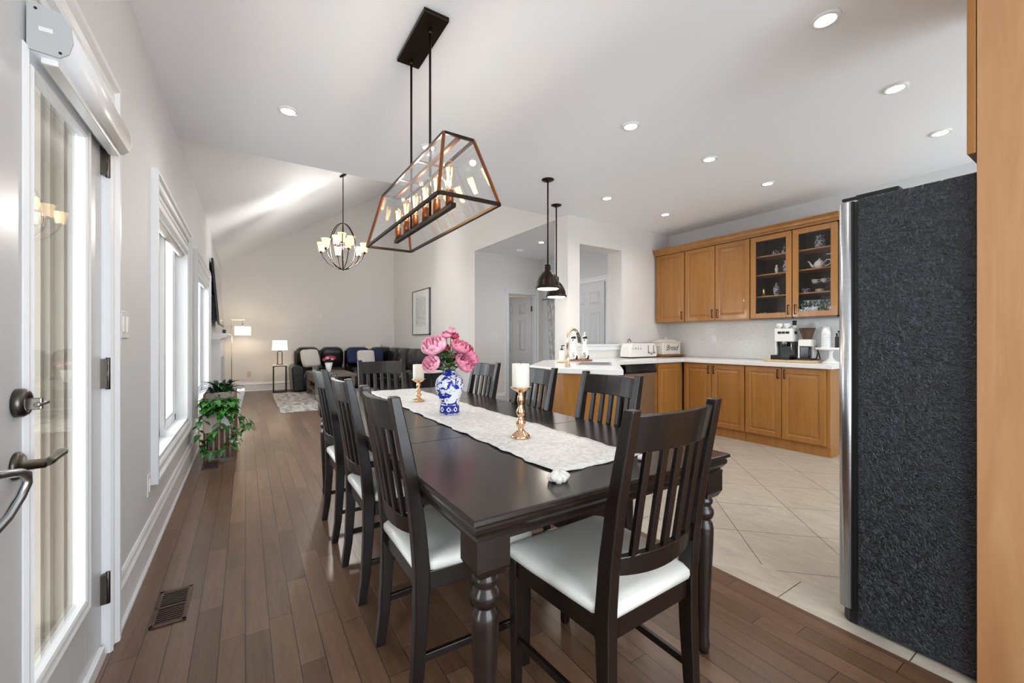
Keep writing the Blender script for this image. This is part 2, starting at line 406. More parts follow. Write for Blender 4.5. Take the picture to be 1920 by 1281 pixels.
def ramp2(name, kind, scale, pos, c0, c1, rough=0.2, bump=0.0, vs=(1, 1, 1), distort=0.0, detail=2):
    m = bpy.data.materials.new(name); m.use_nodes = True; nt = m.node_tree; b = nt.nodes['Principled BSDF']; L = nt.links.new
    tc = nt.nodes.new('ShaderNodeTexCoord'); mp = nt.nodes.new('ShaderNodeMapping'); mp.inputs['Scale'].default_value = vs
    L(tc.outputs['Object'], mp.inputs[0])
    if kind == 'noise':
        n = nt.nodes.new('ShaderNodeTexNoise'); n.inputs['Scale'].default_value = scale; n.inputs['Detail'].default_value = detail; n.inputs['Distortion'].default_value = distort; o = n.outputs['Fac']
    elif kind == 'wave':
        n = nt.nodes.new('ShaderNodeTexWave'); n.inputs['Scale'].default_value = scale; n.inputs['Distortion'].default_value = distort; n.inputs['Detail'].default_value = detail; o = n.outputs['Fac']
    else:
        n = nt.nodes.new('ShaderNodeTexVoronoi'); n.inputs['Scale'].default_value = scale; n.feature = 'DISTANCE_TO_EDGE' if kind == 'edge' else 'F1'; o = n.outputs['Distance']
    L(mp.outputs[0], n.inputs['Vector'])
    r = nt.nodes.new('ShaderNodeValToRGB'); e = r.color_ramp.elements; e[0].position = pos[0]; e[0].color = lin(c0); e[1].position = pos[1]; e[1].color = lin(c1)
    L(o, r.inputs[0]); L(r.outputs[0], b.inputs['Base Color']); b.inputs['Roughness'].default_value = rough
    if bump:
        bp = nt.nodes.new('ShaderNodeBump'); bp.inputs['Strength'].default_value = bump; bp.inputs['Distance'].default_value = 0.004
        L(o, bp.inputs['Height']); L(bp.outputs[0], b.inputs['Normal'])
    return m
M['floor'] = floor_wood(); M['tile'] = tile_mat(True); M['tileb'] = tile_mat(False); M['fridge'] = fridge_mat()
M['bluewhite'] = ramp2('blue_white_porcelain', 'noise', 26, (0.5, 0.53), (240, 242, 246), (30, 52, 158), 0.12, distort=1.4, detail=2)
M['blue'] = mat('cobalt_glaze', (24, 40, 148), 0.12)
M['delft'] = ramp2('grey_blue_porcelain', 'noise', 60, (0.47, 0.53), (206, 210, 216), (44, 58, 92), 0.15, distort=1.0)
M['runner'] = ramp2('white_damask_cloth', 'noise', 17, (0.42, 0.58), (214, 212, 209), (236, 235, 232), 0.42, bump=0.8, distort=2.8, detail=3)
M['rugm'] = ramp2('grey_distressed_rug', 'noise', 5, (0.38, 0.66), (208, 204, 198), (138, 134, 132), 0.95, vs=(2.6, 0.9, 1), distort=0.6, detail=9)
M['backsplash'] = ramp2('arabesque_white_tile', 'edge', 15, (0.0, 0.05), (214, 214, 212), (226, 226, 224), 0.25, bump=0.25)
M['cow'] = ramp2('cow_print_ceramic', 'noise', 9, (0.56, 0.58), (238, 238, 236), (16, 16, 16), 0.2)
M['holly'] = ramp2('holly_print_tin', 'noise', 34, (0.5, 0.64), (24, 52, 44), (190, 206, 196), 0.4, distort=1.5, detail=3)
M['marble'] = ramp2('grey_marbled_fabric', 'noise', 5, (0.4, 0.66), (206, 206, 204), (140, 142, 142), 0.8, vs=(1, 3, 1), distort=1.8, detail=6)
M['sketch'] = ramp2('grey_line_artwork', 'edge', 7, (0.0, 0.06), (128, 130, 130), (218, 218, 216), 0.7, vs=(1, 3.2, 1.6))

# ------------------------------------------------------------------ room shell
ZC = 2.768
VX0, VS = -0.45, 0.645                        # vault: z = 2.84 + .645 (x + .45)
def wall_holes(axis, p0, p1, a0, a1, z0, z1, holes):
    """boxes round rectangular holes; axis 'x': plane of constant x, a = y"""
    mb = MB(); A = sorted({a0, a1} | {h[0] for h in holes} | {h[1] for h in holes}); Z = sorted({z0, z1} | {h[2] for h in holes} | {h[3] for h in holes})
    def put(a, b, c, d):
        if axis == 'x': mb.box(p0, p1, a, b, c, d)
        else: mb.box(a, b, p0, p1, c, d)
    for i in range(len(A) - 1):
        am = (A[i] + A[i + 1]) / 2; run = None
        for j in range(len(Z) - 1):
            zm = (Z[j] + Z[j + 1]) / 2
            if any(h[0] < am < h[1] and h[2] < zm < h[3] for h in holes):
                if run is not None: put(A[i], A[i + 1], run, Z[j]); run = None
            elif run is None: run = Z[j]
        if run is not None: put(A[i], A[i + 1], run, Z[-1])
    return mb
struct('floor', MB().box(-0.6, 2.065, -1.9, 11.45, -0.1, 0).box(2.065, 5.6, 4.02, 11.45, -0.1, 0), M['floor'], 'brown hardwood plank floor running the length of the room', cat='floor')
o = struct('floor_tile', MB().box(2.295, 5.6, -1.9, 4.02, -0.1, 0.001), M['tile'], 'beige stone tile kitchen floor laid on the diagonal', cat='floor')
o = struct('floor_border_tile', MB().box(2.065, 2.295, -1.9, 4.02, -0.1, 0.001), M['tileb'], 'straight row of beige border tiles beside the hardwood', cat='floor')
struct('wall_left', wall_holes('x', -0.6, -0.45, -1.9, 11.45, 0, 2.9, [(0.45, 2.15, 0, 2.1), (3.16, 4.78, 0.45, 2.08), (5.5, 7.36, 0.45, 2.06)]), M['wall'], 'long off-white wall with garden door and two tall windows', cat='wall')
struct('wall_back', wall_holes('y', -1.75, -1.6, -0.6, 5.6, 0, 2.9, [(-0.3, 2.0, 0.1, 2.4), (3.1, 5.2, 0.8, 2.3)]), M['wall'], 'off-white wall behind the dining area', cat='wall')
struct('wall_right', MB().box(5.44, 5.6, -1.9, 4.2, 0, 2.9), M['wall'], 'kitchen wall behind the maple wall cabinets', cat='wall')
struct('wall_kitchen', wall_holes('y', 4.02, 4.28, 3.43, 5.6, 0, 2.9, [(3.63, 4.41, 1.13, 2.43)]), M['farwall'], 'greige kitchen end wall with a square pass-through opening', cat='wall')
struct('wall_far', MB().box(-0.6, 3.6, 11.3, 11.45, 0, 5.6), M['farwall'], 'tall greige living room end wall under the sloped ceiling', cat='wall')
struct('wall_living_right', wall_holes('x', 3.43, 3.6, 4.17, 11.45, 0, 5.6, [(4.28, 6.67, 0, ZC + 0.0008), (4.17, 4.28, 0, 2.9)]), M['farwall'], 'living room side wall with the picture and hallway opening', cat='wall')
struct('wall_hall_end', wall_holes('y', 6.55, 6.67, 3.431, 5.1, 0, 2.8, [(4.14, 4.76, 0, 2.06)]), M['farwall'], 'hallway end wall with the half open white door', cat='wall')
struct('wall_hall_right', MB().box(4.95, 5.1, 4.28, 6.67, 0, 2.9), M['wall'], 'white hallway wall seen through the kitchen pass-through', cat='wall')
struct('wall_side_room', MB().box(3.6, 6.3, 8.6, 8.7, 0, 2.8).box(6.2, 6.3, 6.67, 8.6, 0, 2.8).box(3.6, 6.3, 6.67, 8.7, 2.72, 2.8), M['brownroom'], 'tan walls of the small room beyond the hallway door', cat='wall')
struct('ceiling', MB().box(-0.6, 5.6, -1.9, 4.17, ZC, ZC + 0.1).box(3.431, 5.6, 4.17, 6.67, ZC, ZC + 0.1), M['ceiling'], 'flat white ceiling with recessed lights', cat='ceiling')
zA, zB = 2.84, 2.84 + VS * 4.2
struct('ceiling_vault', MB().add([(-0.62, 4.17, zA - 0.11), (3.6, 4.17, zB - 0.1), (3.6, 11.45, zB - 0.1), (-0.62, 11.45, zA - 0.11), (-0.62, 4.17, zA), (3.6, 4.17, zB + 0.05), (3.6, 11.45, zB + 0.05), (-0.62, 11.45, zA)],
       [(0, 1, 2, 3), (4, 7, 6, 5), (0, 4, 5, 1), (1, 5, 6, 2), (2, 6, 7, 3), (3, 7, 4, 0)]), M['ceiling'], 'white vaulted ceiling sloping up across the living room', cat='ceiling')
struct('wall_bulkhead', MB().box(-0.45, 3.43, 4.12, 4.17, ZC + 0.001, 5.6), M['ceiling'], 'white bulkhead where the flat ceiling meets the vault', cat='wall')

# baseboards with cap and shoe
def base_prof(d):   # (offset from wall, z)
    return [(0, 0), (0.028 * d, 0), (0.028 * d, 0.012), (0.018 * d, 0.024), (0.016 * d, 0.14), (0.022 * d, 0.15), (0.022 * d, 0.158), (0.014 * d, 0.172), (0.012 * d, 0.19), (0.006 * d, 0.2), (0, 0.2)]
def baseboard(name, axis, plane, d, a0, a1, label):
    # axis 'x': wall plane x = plane, board runs along y
    if axis == 'x': mb = MB().prism([(plane + p, z) for p, z in base_prof(d)], 'y', a0, a1)
    else: mb = MB().prism([(plane + p, z) for p, z in base_prof(d)], 'x', a0, a1)
    o = struct(name, mb, M['trim'], label, cat='baseboard'); return o
baseboard('baseboard_left', 'x', -0.45, 1, 2.245, 7.88, 'tall moulded white baseboard below the windows')
baseboard('baseboard_far_left', 'x', -0.45, 1, 9.7, 11.3, 'short white baseboard past the fireplace')
baseboard('baseboard_far', 'y', 11.3, -1, -0.45, 3.43, 'tall white baseboard along the living room end wall')
baseboard('baseboard_right', 'x', 3.43, -1, 6.55, 11.3, 'white baseboard below the living room picture')
baseboard('baseboard_hall', 'y', 6.55, -1, 3.43, 4.06, 'white baseboard beside the hallway door')

# ---- casings
def casing_prof(w, t):
    return [(0, 0), (0, t * 0.55), (w * 0.12, t * 0.75), (w * 0.3, t * 0.5), (w * 0.62, t * 0.6), (w * 0.75, t), (w, t), (w, 0)]
def casing(axis, plane, d, a0, a1, z0, z1, w, t, sides='lrtb'):
    """moulded frame round the opening a0..a1, z0..z1; w outwards, t off the wall"""
    mb = MB(); pr = casing_prof(w, t)
    def pt(a, z, h): return (plane + d * h, a, z) if axis == 'x' else (a, plane + d * h, z)
    def leg(f0, f1):
        mb.ring_loft([[f0(p, h) for p, h in pr], [f1(p, h) for p, h in pr]], smooth=False)
    if 'l' in sides: leg(lambda p, h: pt(a0 - p, z0 - (p if 'b' in sides else 0), h), lambda p, h: pt(a0 - p, z1 + p, h))
    if 'r' in sides: leg(lambda p, h: pt(a1 + p, z0 - (p if 'b' in sides else 0), h), lambda p, h: pt(a1 + p, z1 + p, h))
    if 't' in sides: leg(lambda p, h: pt(a0 - p, z1 + p, h), lambda p, h: pt(a1 + p, z1 + p, h))
    if 'b' in sides: leg(lambda p, h: pt(a0 - p, z0 - p, h), lambda p, h: pt(a1 + p, z0 - p, h))
    return mb

# ---- windows on the long wall
def window(name, y0, y1, z0, z1, label, shade_label):
    w = thing(name, label, 'window', (-0.52, (y0 + y1) / 2, z0), kind='structure')
    B = lambda n, mb, m, bev=0.0, p=w: build(n, mb, m, p, bevel=bev, world=True)
    B('casing', casing('x', -0.45, 1, y0, y1, z0, z1, 0.085, 0.034), M['trim'])
    j = MB(); t = 0.03
    for a in ((y0, y0 + t, z0, z1), (y1 - t, y1, z0, z1), (y0, y1, z0, z0 + t), (y0, y1, z1 - t, z1)): j.box(-0.6, -0.44, *a)
    B('jamb', j, M['trim'])
    ym = (y0 + y1) / 2
    mull = MB().box(-0.575, -0.5, ym - 0.035, ym + 0.035, z0 + t, z1 - t); B('mullion', mull, M['trim'], 0.004)
    for a, b in ((y0 + t, ym - 0.035), (ym + 0.035, y1 - t)):
        s_ = MB(); k = 0.055; zz0, zz1 = z0 + t, z1 - t
        for q in ((a, a + k, zz0, zz1), (b - k, b, zz0, zz1), (a, b, zz0, zz0 + k), (a, b, zz1 - k, zz1)): s_.box(-0.57, -0.525, *q)
        for q in ((a + k, a + k + 0.02, zz0, zz1), (b - k - 0.02, b - k, zz0, zz1), (a + k, b - k, zz0 + k, zz0 + k + 0.02)): s_.box(-0.56, -0.535, *q)
        sash = B('sash', s_, M['trim'], 0.004)
        B('pane', MB().box(-0.55, -0.545, a + k, b - k, zz0 + k, zz1 - k), M['winglass'], 0, sash)
    # roller shade cassette inside the head
    c = thing('roller_shade', shade_label, 'roller shade', (-0.47, ym, z1 - 0.15))
    build('cassette', MB().prism([(-0.515, z1 - 0.035), (-0.45, z1 - 0.035), (-0.432, z1 - 0.06), (-0.43, z1 - 0.1), (-0.445, z1 - 0.125), (-0.515, z1 - 0.125)], 'y', y0 + 0.035, y1 - 0.035), M['trim'], c, 0.004, world=True)
    build('fabric_roll', MB().cyl((-0.485, y0 + 0.06, z1 - 0.13), (-0.485, y1 - 0.06, z1 - 0.13), 0.022, n=14), M['whitefab'], c, world=True)
    build('end_cap', MB().box(-0.515, -0.43, y0 + 0.031, y0 + 0.036, z1 - 0.128, z1 - 0.034), M['plate'], c, world=True)
    return w
window('window_1', 3.16, 4.78, 0.45, 2.08, 'tall white casement window between the garden door and the plants', 'white roller shade rolled up in the window nearer the garden door')
window('window_2', 5.5, 7.36, 0.45, 2.06, 'tall white window beside the wall-mounted television', 'white roller shade rolled up in the window beside the television')
# unseen windows added behind the camera for fill daylight
w3 = thing('fill_window_1', 'wide unseen window added behind the dining table for fill daylight', 'window', (0.85, -1.7, 0.1), kind='structure')
f = MB()
for a in ((-0.3, -0.24, 0.1, 2.4), (1.94, 2.0, 0.1, 2.4), (0.82, 0.88, 0.1, 2.4), (-0.3, 2.0, 0.1, 0.16), (-0.3, 2.0, 2.34, 2.4)): f.box(a[0], a[1], -1.72, -1.64, a[2], a[3])
build('frame', f, M['trim'], w3, world=True)
build('pane', MB().box(-0.24, 1.94, -1.69, -1.685, 0.16, 2.34), M['winglass'], w3, world=True)
w4 = thing('fill_window_2', 'unseen kitchen window added behind the refrigerator for fill daylight', 'window', (4.15, -1.7, 0.8), kind='structure')  # second added window, unseen, brings daylight in from the kitchen side
f = MB()
for a in ((3.1, 3.16, 0.8, 2.3), (5.14, 5.2, 0.8, 2.3), (4.12, 4.18, 0.8, 2.3), (3.1, 5.2, 0.8, 0.86), (3.1, 5.2, 2.24, 2.3)): f.box(a[0], a[1], -1.72, -1.64, a[2], a[3])
build('frame', f, M['trim'], w4, world=True)
build('pane', MB().box(3.16, 5.14, -1.69, -1.685, 0.86, 2.24), M['winglass'], w4, world=True)

# ---- glazed garden door (two leaves)
def lever_set(par, y, z, d):
    """rose + lever, d = direction of the lever along y"""
    h = build('lever_handle', MB().lathe([(0.0, 0), (0.033, 0), (0.033, 0.006), (0.026, 0.012), (0.012, 0.014), (0.011, 0.05), (0.0, 0.052)], n=24), M['darksteel'], par)
    h.matrix_local = wm(par).inverted() @ Matrix.Translation((-0.4545, y, z)) @ Matrix.Rotation(PI / 2, 4, 'Y')
    MW[h.name] = Matrix.Translation((-0.4545, y, z)) @ Matrix.Rotation(PI / 2, 4, 'Y')
    mb = MB().tube([(-0.405, y, z), (-0.404, y + 0.02 * d, z), (-0.404, y + 0.045 * d, z + 0.001), (-0.405, y + 0.1 * d, z + 0.003), (-0.407, y + 0.128 * d, z + 0.002)], [0.011, 0.012, 0.0105, 0.0125, 0.008], 14, flat=0.8)
    build('grip', mb, M['darksteel'], h, world=True)
d1 = thing('door_1', 'white glazed garden door leaf with nickel lever and deadbolt', 'door', (-0.48, 1.74, 0), kind='structure')
X0, X1 = -0.48, -0.455
def glazed_leaf(par, y0, y1, g0, g1, gz0, gz1):
    lf = MB()
    for a in ((y0, g0, 0.02, 2.07), (g1, y1, 0.02, 2.07), (g0, g1, 0.02, gz0), (g0, g1, gz1, 2.07)): lf.box(X0, X1, *a)
    build('leaf', lf, M['doorwhite'], par, world=True, bevel=0.002)
    fr = MB()
    pr = [(0, -0.012), (0, 0.004), (0.008, 0.008), (0.014, 0.003), (0.03, 0.005), (0.04, 0.009), (0.05, 0.002), (0.05, 0)]
    P = lambda y, z, h: (X1 + h, y, z)
    def leg(f0, f1): fr.ring_loft([[f0(p, h) for p, h in pr], [f1(p, h) for p, h in pr]], smooth=False)
    leg(lambda p, h: P(g0 - p + 0.012, gz0 - p + 0.012, h), lambda p, h: P(g0 - p + 0.012, gz1 + p - 0.012, h))
    leg(lambda p, h: P(g1 + p - 0.012, gz0 - p + 0.012, h), lambda p, h: P(g1 + p - 0.012, gz1 + p - 0.012, h))
    leg(lambda p, h: P(g0 - p + 0.012, gz0 - p + 0.012, h), lambda p, h: P(g1 + p - 0.012, gz0 - p + 0.012, h))
    leg(lambda p, h: P(g0 - p + 0.012, gz1 + p - 0.012, h), lambda p, h: P(g1 + p - 0.012, gz1 + p - 0.012, h))
    build('glazing_frame', fr, M['trim'], par, world=True)
    build('pane', MB().box(-0.472, -0.466, g0 - 0.01, g1 + 0.01, gz0 - 0.01, gz1 + 0.01), M['winglass'], par, world=True)
glazed_leaf(d1, 1.345, 2.145, 1.525, 1.955, 0.30, 1.88)
build('sweep', MB().box(X1 - 0.002, X1 + 0.016, 1.36, 2.12, 0.012, 0.05), M['trim'], d1, 0.004, world=True)
db = build('deadbolt', MB().lathe([(0.0, 0), (0.034, 0), (0.034, 0.012), (0.028, 0.02), (0.02, 0.02), (0.018, 0.016), (0.0, 0.016)], n=28), M['darksteel'], d1)
db.matrix_local = wm(d1).inverted() @ Matrix.Translation((-0.4545, 1.455, 1.04)) @ Matrix.Rotation(PI / 2, 4, 'Y'); MW[db.name] = Matrix.Translation((-0.4545, 1.455, 1.04)) @ Matrix.Rotation(PI / 2, 4, 'Y')
build('thumb_turn', MB().box(-0.44, -0.412, 1.45, 1.462, 1.022, 1.05).cyl((-0.418, 1.44, 1.034), (-0.414, 1.49, 1.036), 0.006, n=10), M['steel'], db, 0.002, world=True)
lever_set(d1, 1.45, 0.892, 1)
for z in (1.863, 1.062, 0.252):
    hg = build('hinge', MB().box(-0.456, -0.437, 2.128, 2.15, z - 0.055, z + 0.055).cyl((-0.437, 2.146, z - 0.06), (-0.437, 2.146, z + 0.06), 0.007, n=10), M['darksteel'], d1, 0.001, world=True)
    build('knuckle_slot', MB().box(-0.4375, -0.4355, 2.131, 2.138, z - 0.035, z - 0.01).box(-0.4375, -0.4355, 2.131, 2.138, z + 0.01, z + 0.035), M['black'], hg, world=True)
d2 = thing('door_2', 'second white glazed garden door leaf with curved silver pull', 'door', (-0.48, 0.9, 0), kind='structure')
glazed_leaf(d2, 0.46, 1.335, 0.62, 1.15, 0.30, 1.88)
pull = MB().tube([(-0.45, 1.2, 0.93), (-0.425, 1.22, 0.925), (-0.41, 1.27, 0.915), (-0.405, 1.315, 0.905), (-0.402, 1.335, 0.895), (-0.403, 1.34, 0.875), (-0.408, 1.325, 0.85), (-0.415, 1.29, 0.82), (-0.43, 1.24, 0.79), (-0.452, 1.2, 0.77)], 0.009, 12)
build('pull_handle', pull, M['silver'], d2, world=True)
build('latch_plate', MB().box(-0.456, -0.448, 1.3, 1.33, 0.86, 0.93), M['black'], d2, 0.003, world=True)
dc = struct('trim_1', casing('x', -0.45, 1, 0.45, 2.15, 0.0, 2.1, 0.085, 0.034, 'lrt'), M['trim'], 'moulded white casing round the garden door', cat='door casing')
struct('trim_2', MB().box(-0.505, -0.45, 2.145, 2.16, 0, 2.1).box(-0.6, -0.45, 0.44, 0.455, 0, 2.1).box(-0.6, -0.45, 0.45, 2.15, 2.075, 2.1).box(-0.6, -0.44, 0.45, 2.15, -0.005, 0.018), M['trim'], 'white jamb and sill of the garden door', cat='door jamb')
# shade cassette on the door
rs = thing('roller_shade', 'white roller shade cassette mounted on the glazed garden door', 'roller shade', (-0.42, 1.8, 1.9))
prof = [(-0.452, 1.905), (-0.395, 1.9), (-0.378, 1.915), (-0.37, 1.945), (-0.374, 1.985), (-0.39, 2.012), (-0.42, 2.02), (-0.452, 2.022)]
build('cassette', MB().prism([(-0.37 + (a + 0.37) * 0.96, b) for a, b in prof if b > 1.904 or a > -0.4], 'y', 1.5, 2.145, True), M['trim'], rs, world=True)
build('end_cap', MB().prism([(a * 1.0 + 0.001, b) for a, b in prof], 'y', 1.494, 1.5), M['capshaded'], rs, 0.0015, world=True)
for sx_, sz_ in ((-0.435, 2.008), (-0.392, 1.912)): build('screw', MB().cyl((sx_, 1.4925, sz_), (sx_, 1.4945, sz_), 0.0033, n=10), M['black'], rs, world=True)
build('badge', MB().box(-0.43, -0.405, 1.4925, 1.4945, 1.955, 1.966), M['plate'], rs, 0.004, world=True)
build('end_cap', MB().prism([(a * 1.0 + 0.001, b) for a, b in prof], 'y', 2.145, 2.152), M['plate'], rs, 0.0015, world=True)
build('bottom_bar', MB().box(-0.432, -0.4, 1.51, 2.13, 1.884, 1.9), M['white'], rs, 0.004, world=True)
build('cord', MB().tube([(-0.44, 2.14, 1.9), (-0.432, 2.16, 1.85), (-0.43, 2.175, 1.8)], 0.0015, 6), M['plate'], rs, world=True)
# exterior seen through the glass, plus an added roof and wall that block sky
bm = MB()
for a in ((-0.62, -0.585, 2.05, 2.16), (-0.585, -0.57, 2.075, 2.16), (-0.57, -0.545, 2.11, 2.16), (-0.545, -0.506, 2.13, 2.16)): bm.box(*a, 0.0, 2.1)
struct('trim_5', bm, M['beige'], 'beige stepped brick moulding outside the garden door', cat='moulding')
ex = thing('exterior_alcove', 'beige clad return wall with added shading roof and screen outside the garden door', 'exterior wall', (-1.3, 2.9, -0.15), kind='structure')
build('cladding', MB().box(-2.2, -0.61, 2.62, 2.7, -0.15, 2.6), M['beige'], ex, world=True)
build('light_block_roof', MB().box(-2.3, -0.61, -0.3, 2.72, 2.35, 2.45), M['beige'], ex, world=True)  # unseen roof added to cut skylight on the door glass and cladding
build('light_block_wall', MB().box(-2.3, -2.2, 0.9, 2.72, -0.15, 2.6), M['beige'], ex, world=True)  # unseen screen added to shade the recess from the sky
for x in (-0.7, -0.86, -1.08, -1.4, -1.8): build('corner_trim', MB().box(x - 0.03, x, 2.595, 2.62, -0.15, 2.6), M['beige'], ex, 0.004, world=True)
build('hinge_plate', MB().box(-0.8, -0.77, 2.59, 2.6, 1.0, 1.1), M['darksteel'], ex, world=True)
struct('ground', MB().box(-14, -0.6, -8, 18, -0.35, -0.15), M['deck'], 'pale concrete terrace outside', cat='terrace')

# ---- hallway door, half open, and casing
hd = thing('door_3', 'white six-panel door standing half open at the hallway end', 'door', (4.45, 6.6, 0), kind='structure')
build('casing', casing('y', 6.55, -1, 4.14, 4.76, 0, 2.06, 0.075, 0.025, 'lrt'), M['trim'], hd, world=True)
build('jamb', MB().box(4.14, 4.155, 6.55, 6.67, 0, 2.06).box(4.745, 4.76, 6.55, 6.67, 0, 2.06).box(4.14, 4.76, 6.55, 6.67, 2.045, 2.06), M['trim'], hd, world=True)
def sixpanel(par, fn, w, h, m, name='leaf'):
    mb = MB(); t = 0.035
    lf = build(name, MB().loops(fn, w, h, [(0, 0)], back=t), m, par, world=True)
    cw = (w - 3 * 0.1) / 2
    rows = [(0.2, 0.62), (0.95, 0.62), (1.68, 0.22)] if h > 1.9 else [(0.2, 0.6)]
    sc = h / 2.03
    for c in (0, 1):
        for z, hh in rows:
            a0 = 0.1 + c * (cw + 0.1)
            g = lambda a, b, d, a0=a0, z=z * sc: fn(a + a0, b + z, d)
            build('panel', MB().loops(g, cw, hh * sc, [(0, -0.002), (0.012, 0.0), (0.02, -0.006), (0.026, -0.001), (0.05, -0.011)], back=0.012), m, lf, world=True)
    return lf
A = math.radians(36)
hx, hy = 4.74, 6.66
fn = lambda a, b, d: (hx - math.cos(-A) * (-a) * -1 * 1.0 - math.sin(A) * d, hy + math.sin(A) * a - math.cos(A) * d * 1.0, 0.01 + b)
fn = lambda a, b, d: (hx - math.cos(A) * a - math.sin(A) * (-d), hy + math.sin(A) * a + math.cos(A) * d, 0.01 + b)
sixpanel(hd, fn, 0.60, 2.02, M['doorwhite'])
kx, ky, kz = fn(0.55, 0.95, -0.03)
build('knob', MB().ball((kx, ky, kz), 0.03), M['darksteel'], hd, world=True)
for z in (1.8, 0.25): build('hinge', MB().cyl((4.735, 6.64, z - 0.05), (4.735, 6.64, z + 0.05), 0.012, n=8), M['black'], hd, world=True)
# closed door seen through the pass-through
pd = thing('door_4', 'closed white six-panel door seen through the kitchen pass-through', 'door', (4.94, 5.2, 0), kind='structure')
build('casing', casing('x', 4.95, -1, 4.85, 5.65, 0, 2.16, 0.08, 0.022, 'lrt'), M['trim'], pd, world=True)
sixpanel(pd, lambda a, b, d: (4.91 + d, 5.65 - a, 0.01 + b), 0.80, 2.13, M['doorwhite'])
# pass-through sill
struct('trim_3', MB().box(3.6, 4.44, 3.985, 4.28, 1.105, 1.13).box(3.62, 4.42, 3.998, 4.02, 1.05, 1.105), M['trim'], 'white sill under the pass-through opening', 0.004, cat='sill')

# ------------------------------------------------------------------ dining chairs
def make_chair():
    t = thing('dining_chair', '', 'chair')
    cw = M['chairwood']
    side = [(-0.232, 0.0), (-0.214, 0.12), (-0.203, 0.3), (-0.2, 0.46), (-0.212, 0.6), (-0.236, 0.76), (-0.264, 0.9), (-0.288, 1.015)]
    dep = [0.034, 0.038, 0.044, 0.05, 0.046, 0.042, 0.038, 0.032]
    hx = 0.186
    for sx in (-1, 1):
        rings = []
        for (y, z), d in zip(side, dep):
            w = 0.019 if z < 0.9 else 0.017
            x = sx * hx
            rings.append([(x - w, y - d / 2, z), (x + w, y - d / 2, z), (x + w, y + d / 2, z), (x - w, y + d / 2, z)])
        build('rear_post', MB().ring_loft(rings, smooth=False), cw, t, 0.004)
    for sx in (-1, 1):
        x = sx * 0.2; y = 0.192
        build('front_leg', MB().hexa([(x - 0.014, y - 0.014, 0), (x + 0.014, y - 0.014, 0), (x + 0.014, y + 0.014, 0), (x - 0.014, y + 0.014, 0)],
                                    [(x - 0.02, y - 0.02, 0.446), (x + 0.02, y - 0.02, 0.446), (x + 0.02, y + 0.02, 0.446), (x - 0.02, y + 0.02, 0.446)]), cw, t, 0.003)
    fr = MB().box(-0.18, 0.18, 0.183, 0.203, 0.385, 0.446).box(-0.167, 0.167, -0.21, -0.19, 0.385, 0.446)
    for sx in (-1, 1): fr.hexa(*[[(sx * 0.176, -0.176, z), (sx * 0.196, -0.176, z), (sx * 0.21, 0.175, z), (sx * 0.19, 0.175, z)] for z in (0.385, 0.446)])
    build('seat_frame', fr, cw, t, 0.003)
    # cushion
    out = [(-0.165, -0.222), (-0.205, -0.165), (-0.222, 0.1), (-0.224, 0.2), (-0.205, 0.222), (0.205, 0.222), (0.224, 0.2), (0.222, 0.1), (0.205, -0.165), (0.165, -0.222)]
    rings = []
    for k, z in ((0.93, 0.446), (0.985, 0.45), (1.0, 0.462), (0.995, 0.476), (0.95, 0.487), (0.8, 0.493), (0.4, 0.497), (0.05, 0.498)):
        rings.append([(x * k, y * k, z) for x, y in out])
    build('seat', MB().ring_loft(rings, smooth=True), M['seat'], t)
    def curve_rail(z0, z1, yo0, yo1, th, bow, top_bow=0.0):
        n = 10; rings = []
        for i in range(n + 1):
            u = -1 + 2 * i / n; x = u * (hx - 0.012); b = -bow * (1 - u * u); e = top_bow * (1 - u * u)
            rings.append([(x, yo0 + b - th / 2, z0 - e), (x, yo0 + b + th / 2, z0 - e), (x, yo1 + b + th / 2, z1), (x, yo1 + b - th / 2, z1)])
        return MB().ring_loft(rings, smooth=False)
    build('crest_rail', curve_rail(0.9, 1.0, -0.262, -0.284, 0.022, 0.03, 0.0), cw, t, 0.003)
    build('lower_rail', curve_rail(0.565, 0.615, -0.208, -0.215, 0.022, 0.03, 0.012), cw, t, 0.003)
    for i in range(5):
        x = (-2 + i) * 0.059; u = x / hx; b = -0.03 * (1 - u * u)
        sl = MB(); pts = [(0.6, -0.214), (0.75, -0.238), (0.905, -0.264)]
        sl.ring_loft([[(x - 0.0125, y + b - 0.007, z), (x + 0.0125, y + b - 0.007, z), (x + 0.0125, y + b + 0.007, z), (x - 0.0125, y + b + 0.007, z)] for z, y in pts], smooth=False)
        build('slat', sl, cw, t, 0.002)
    for sx in (-1, 1): build('stretcher', MB().bar((sx * 0.184, -0.19, 0.17), (sx * 0.2, 0.18, 0.17), 0.016, 0.024), cw, t, 0.002)
    return t
chair = make_chair()
G = 'dark slat-back chairs around the dining table'
spots = [
    (0.672, 1.455, -PI / 2, 'dark wood slat-back dining chair beside the turned table leg, on the window side'),
    (0.672, 2.125, -PI / 2, 'middle dark slat-back dining chair of the three on the window side'),
    (0.672, 2.79, -PI / 2, 'dark slat-back dining chair on the window side, closest to the living room'),
    (1.325, 1.545, PI / 2, 'dark slat-back dining chair before the maple peninsula panel, whole crest visible'),
    (1.325, 2.2, PI / 2, 'dark slat-back dining chair partly behind the taller candle holder'),
    (1.325, 2.88, PI / 2, 'dark slat-back dining chair behind the pink peonies, on the kitchen side'),
    (1.0, 3.36, PI, 'brown-backed slat dining chair at the table head, facing the camera'),
    (0.985, 0.995, 0.03, 'large dark dining chair at the near table end, full white seat showing'),
]
for i, (x, y, r, lab) in enumerate(spots):
    c = chair if i == 0 else dup(chair, (x, y, 0), r)
    c.location = (x, y, 0); c.rotation_euler = (0, 0, r); c['label'] = lab; c['group'] = G
    MW[c.name] = Matrix.Translation((x, y, 0)) @ Matrix.Rotation(r, 4, 'Z')

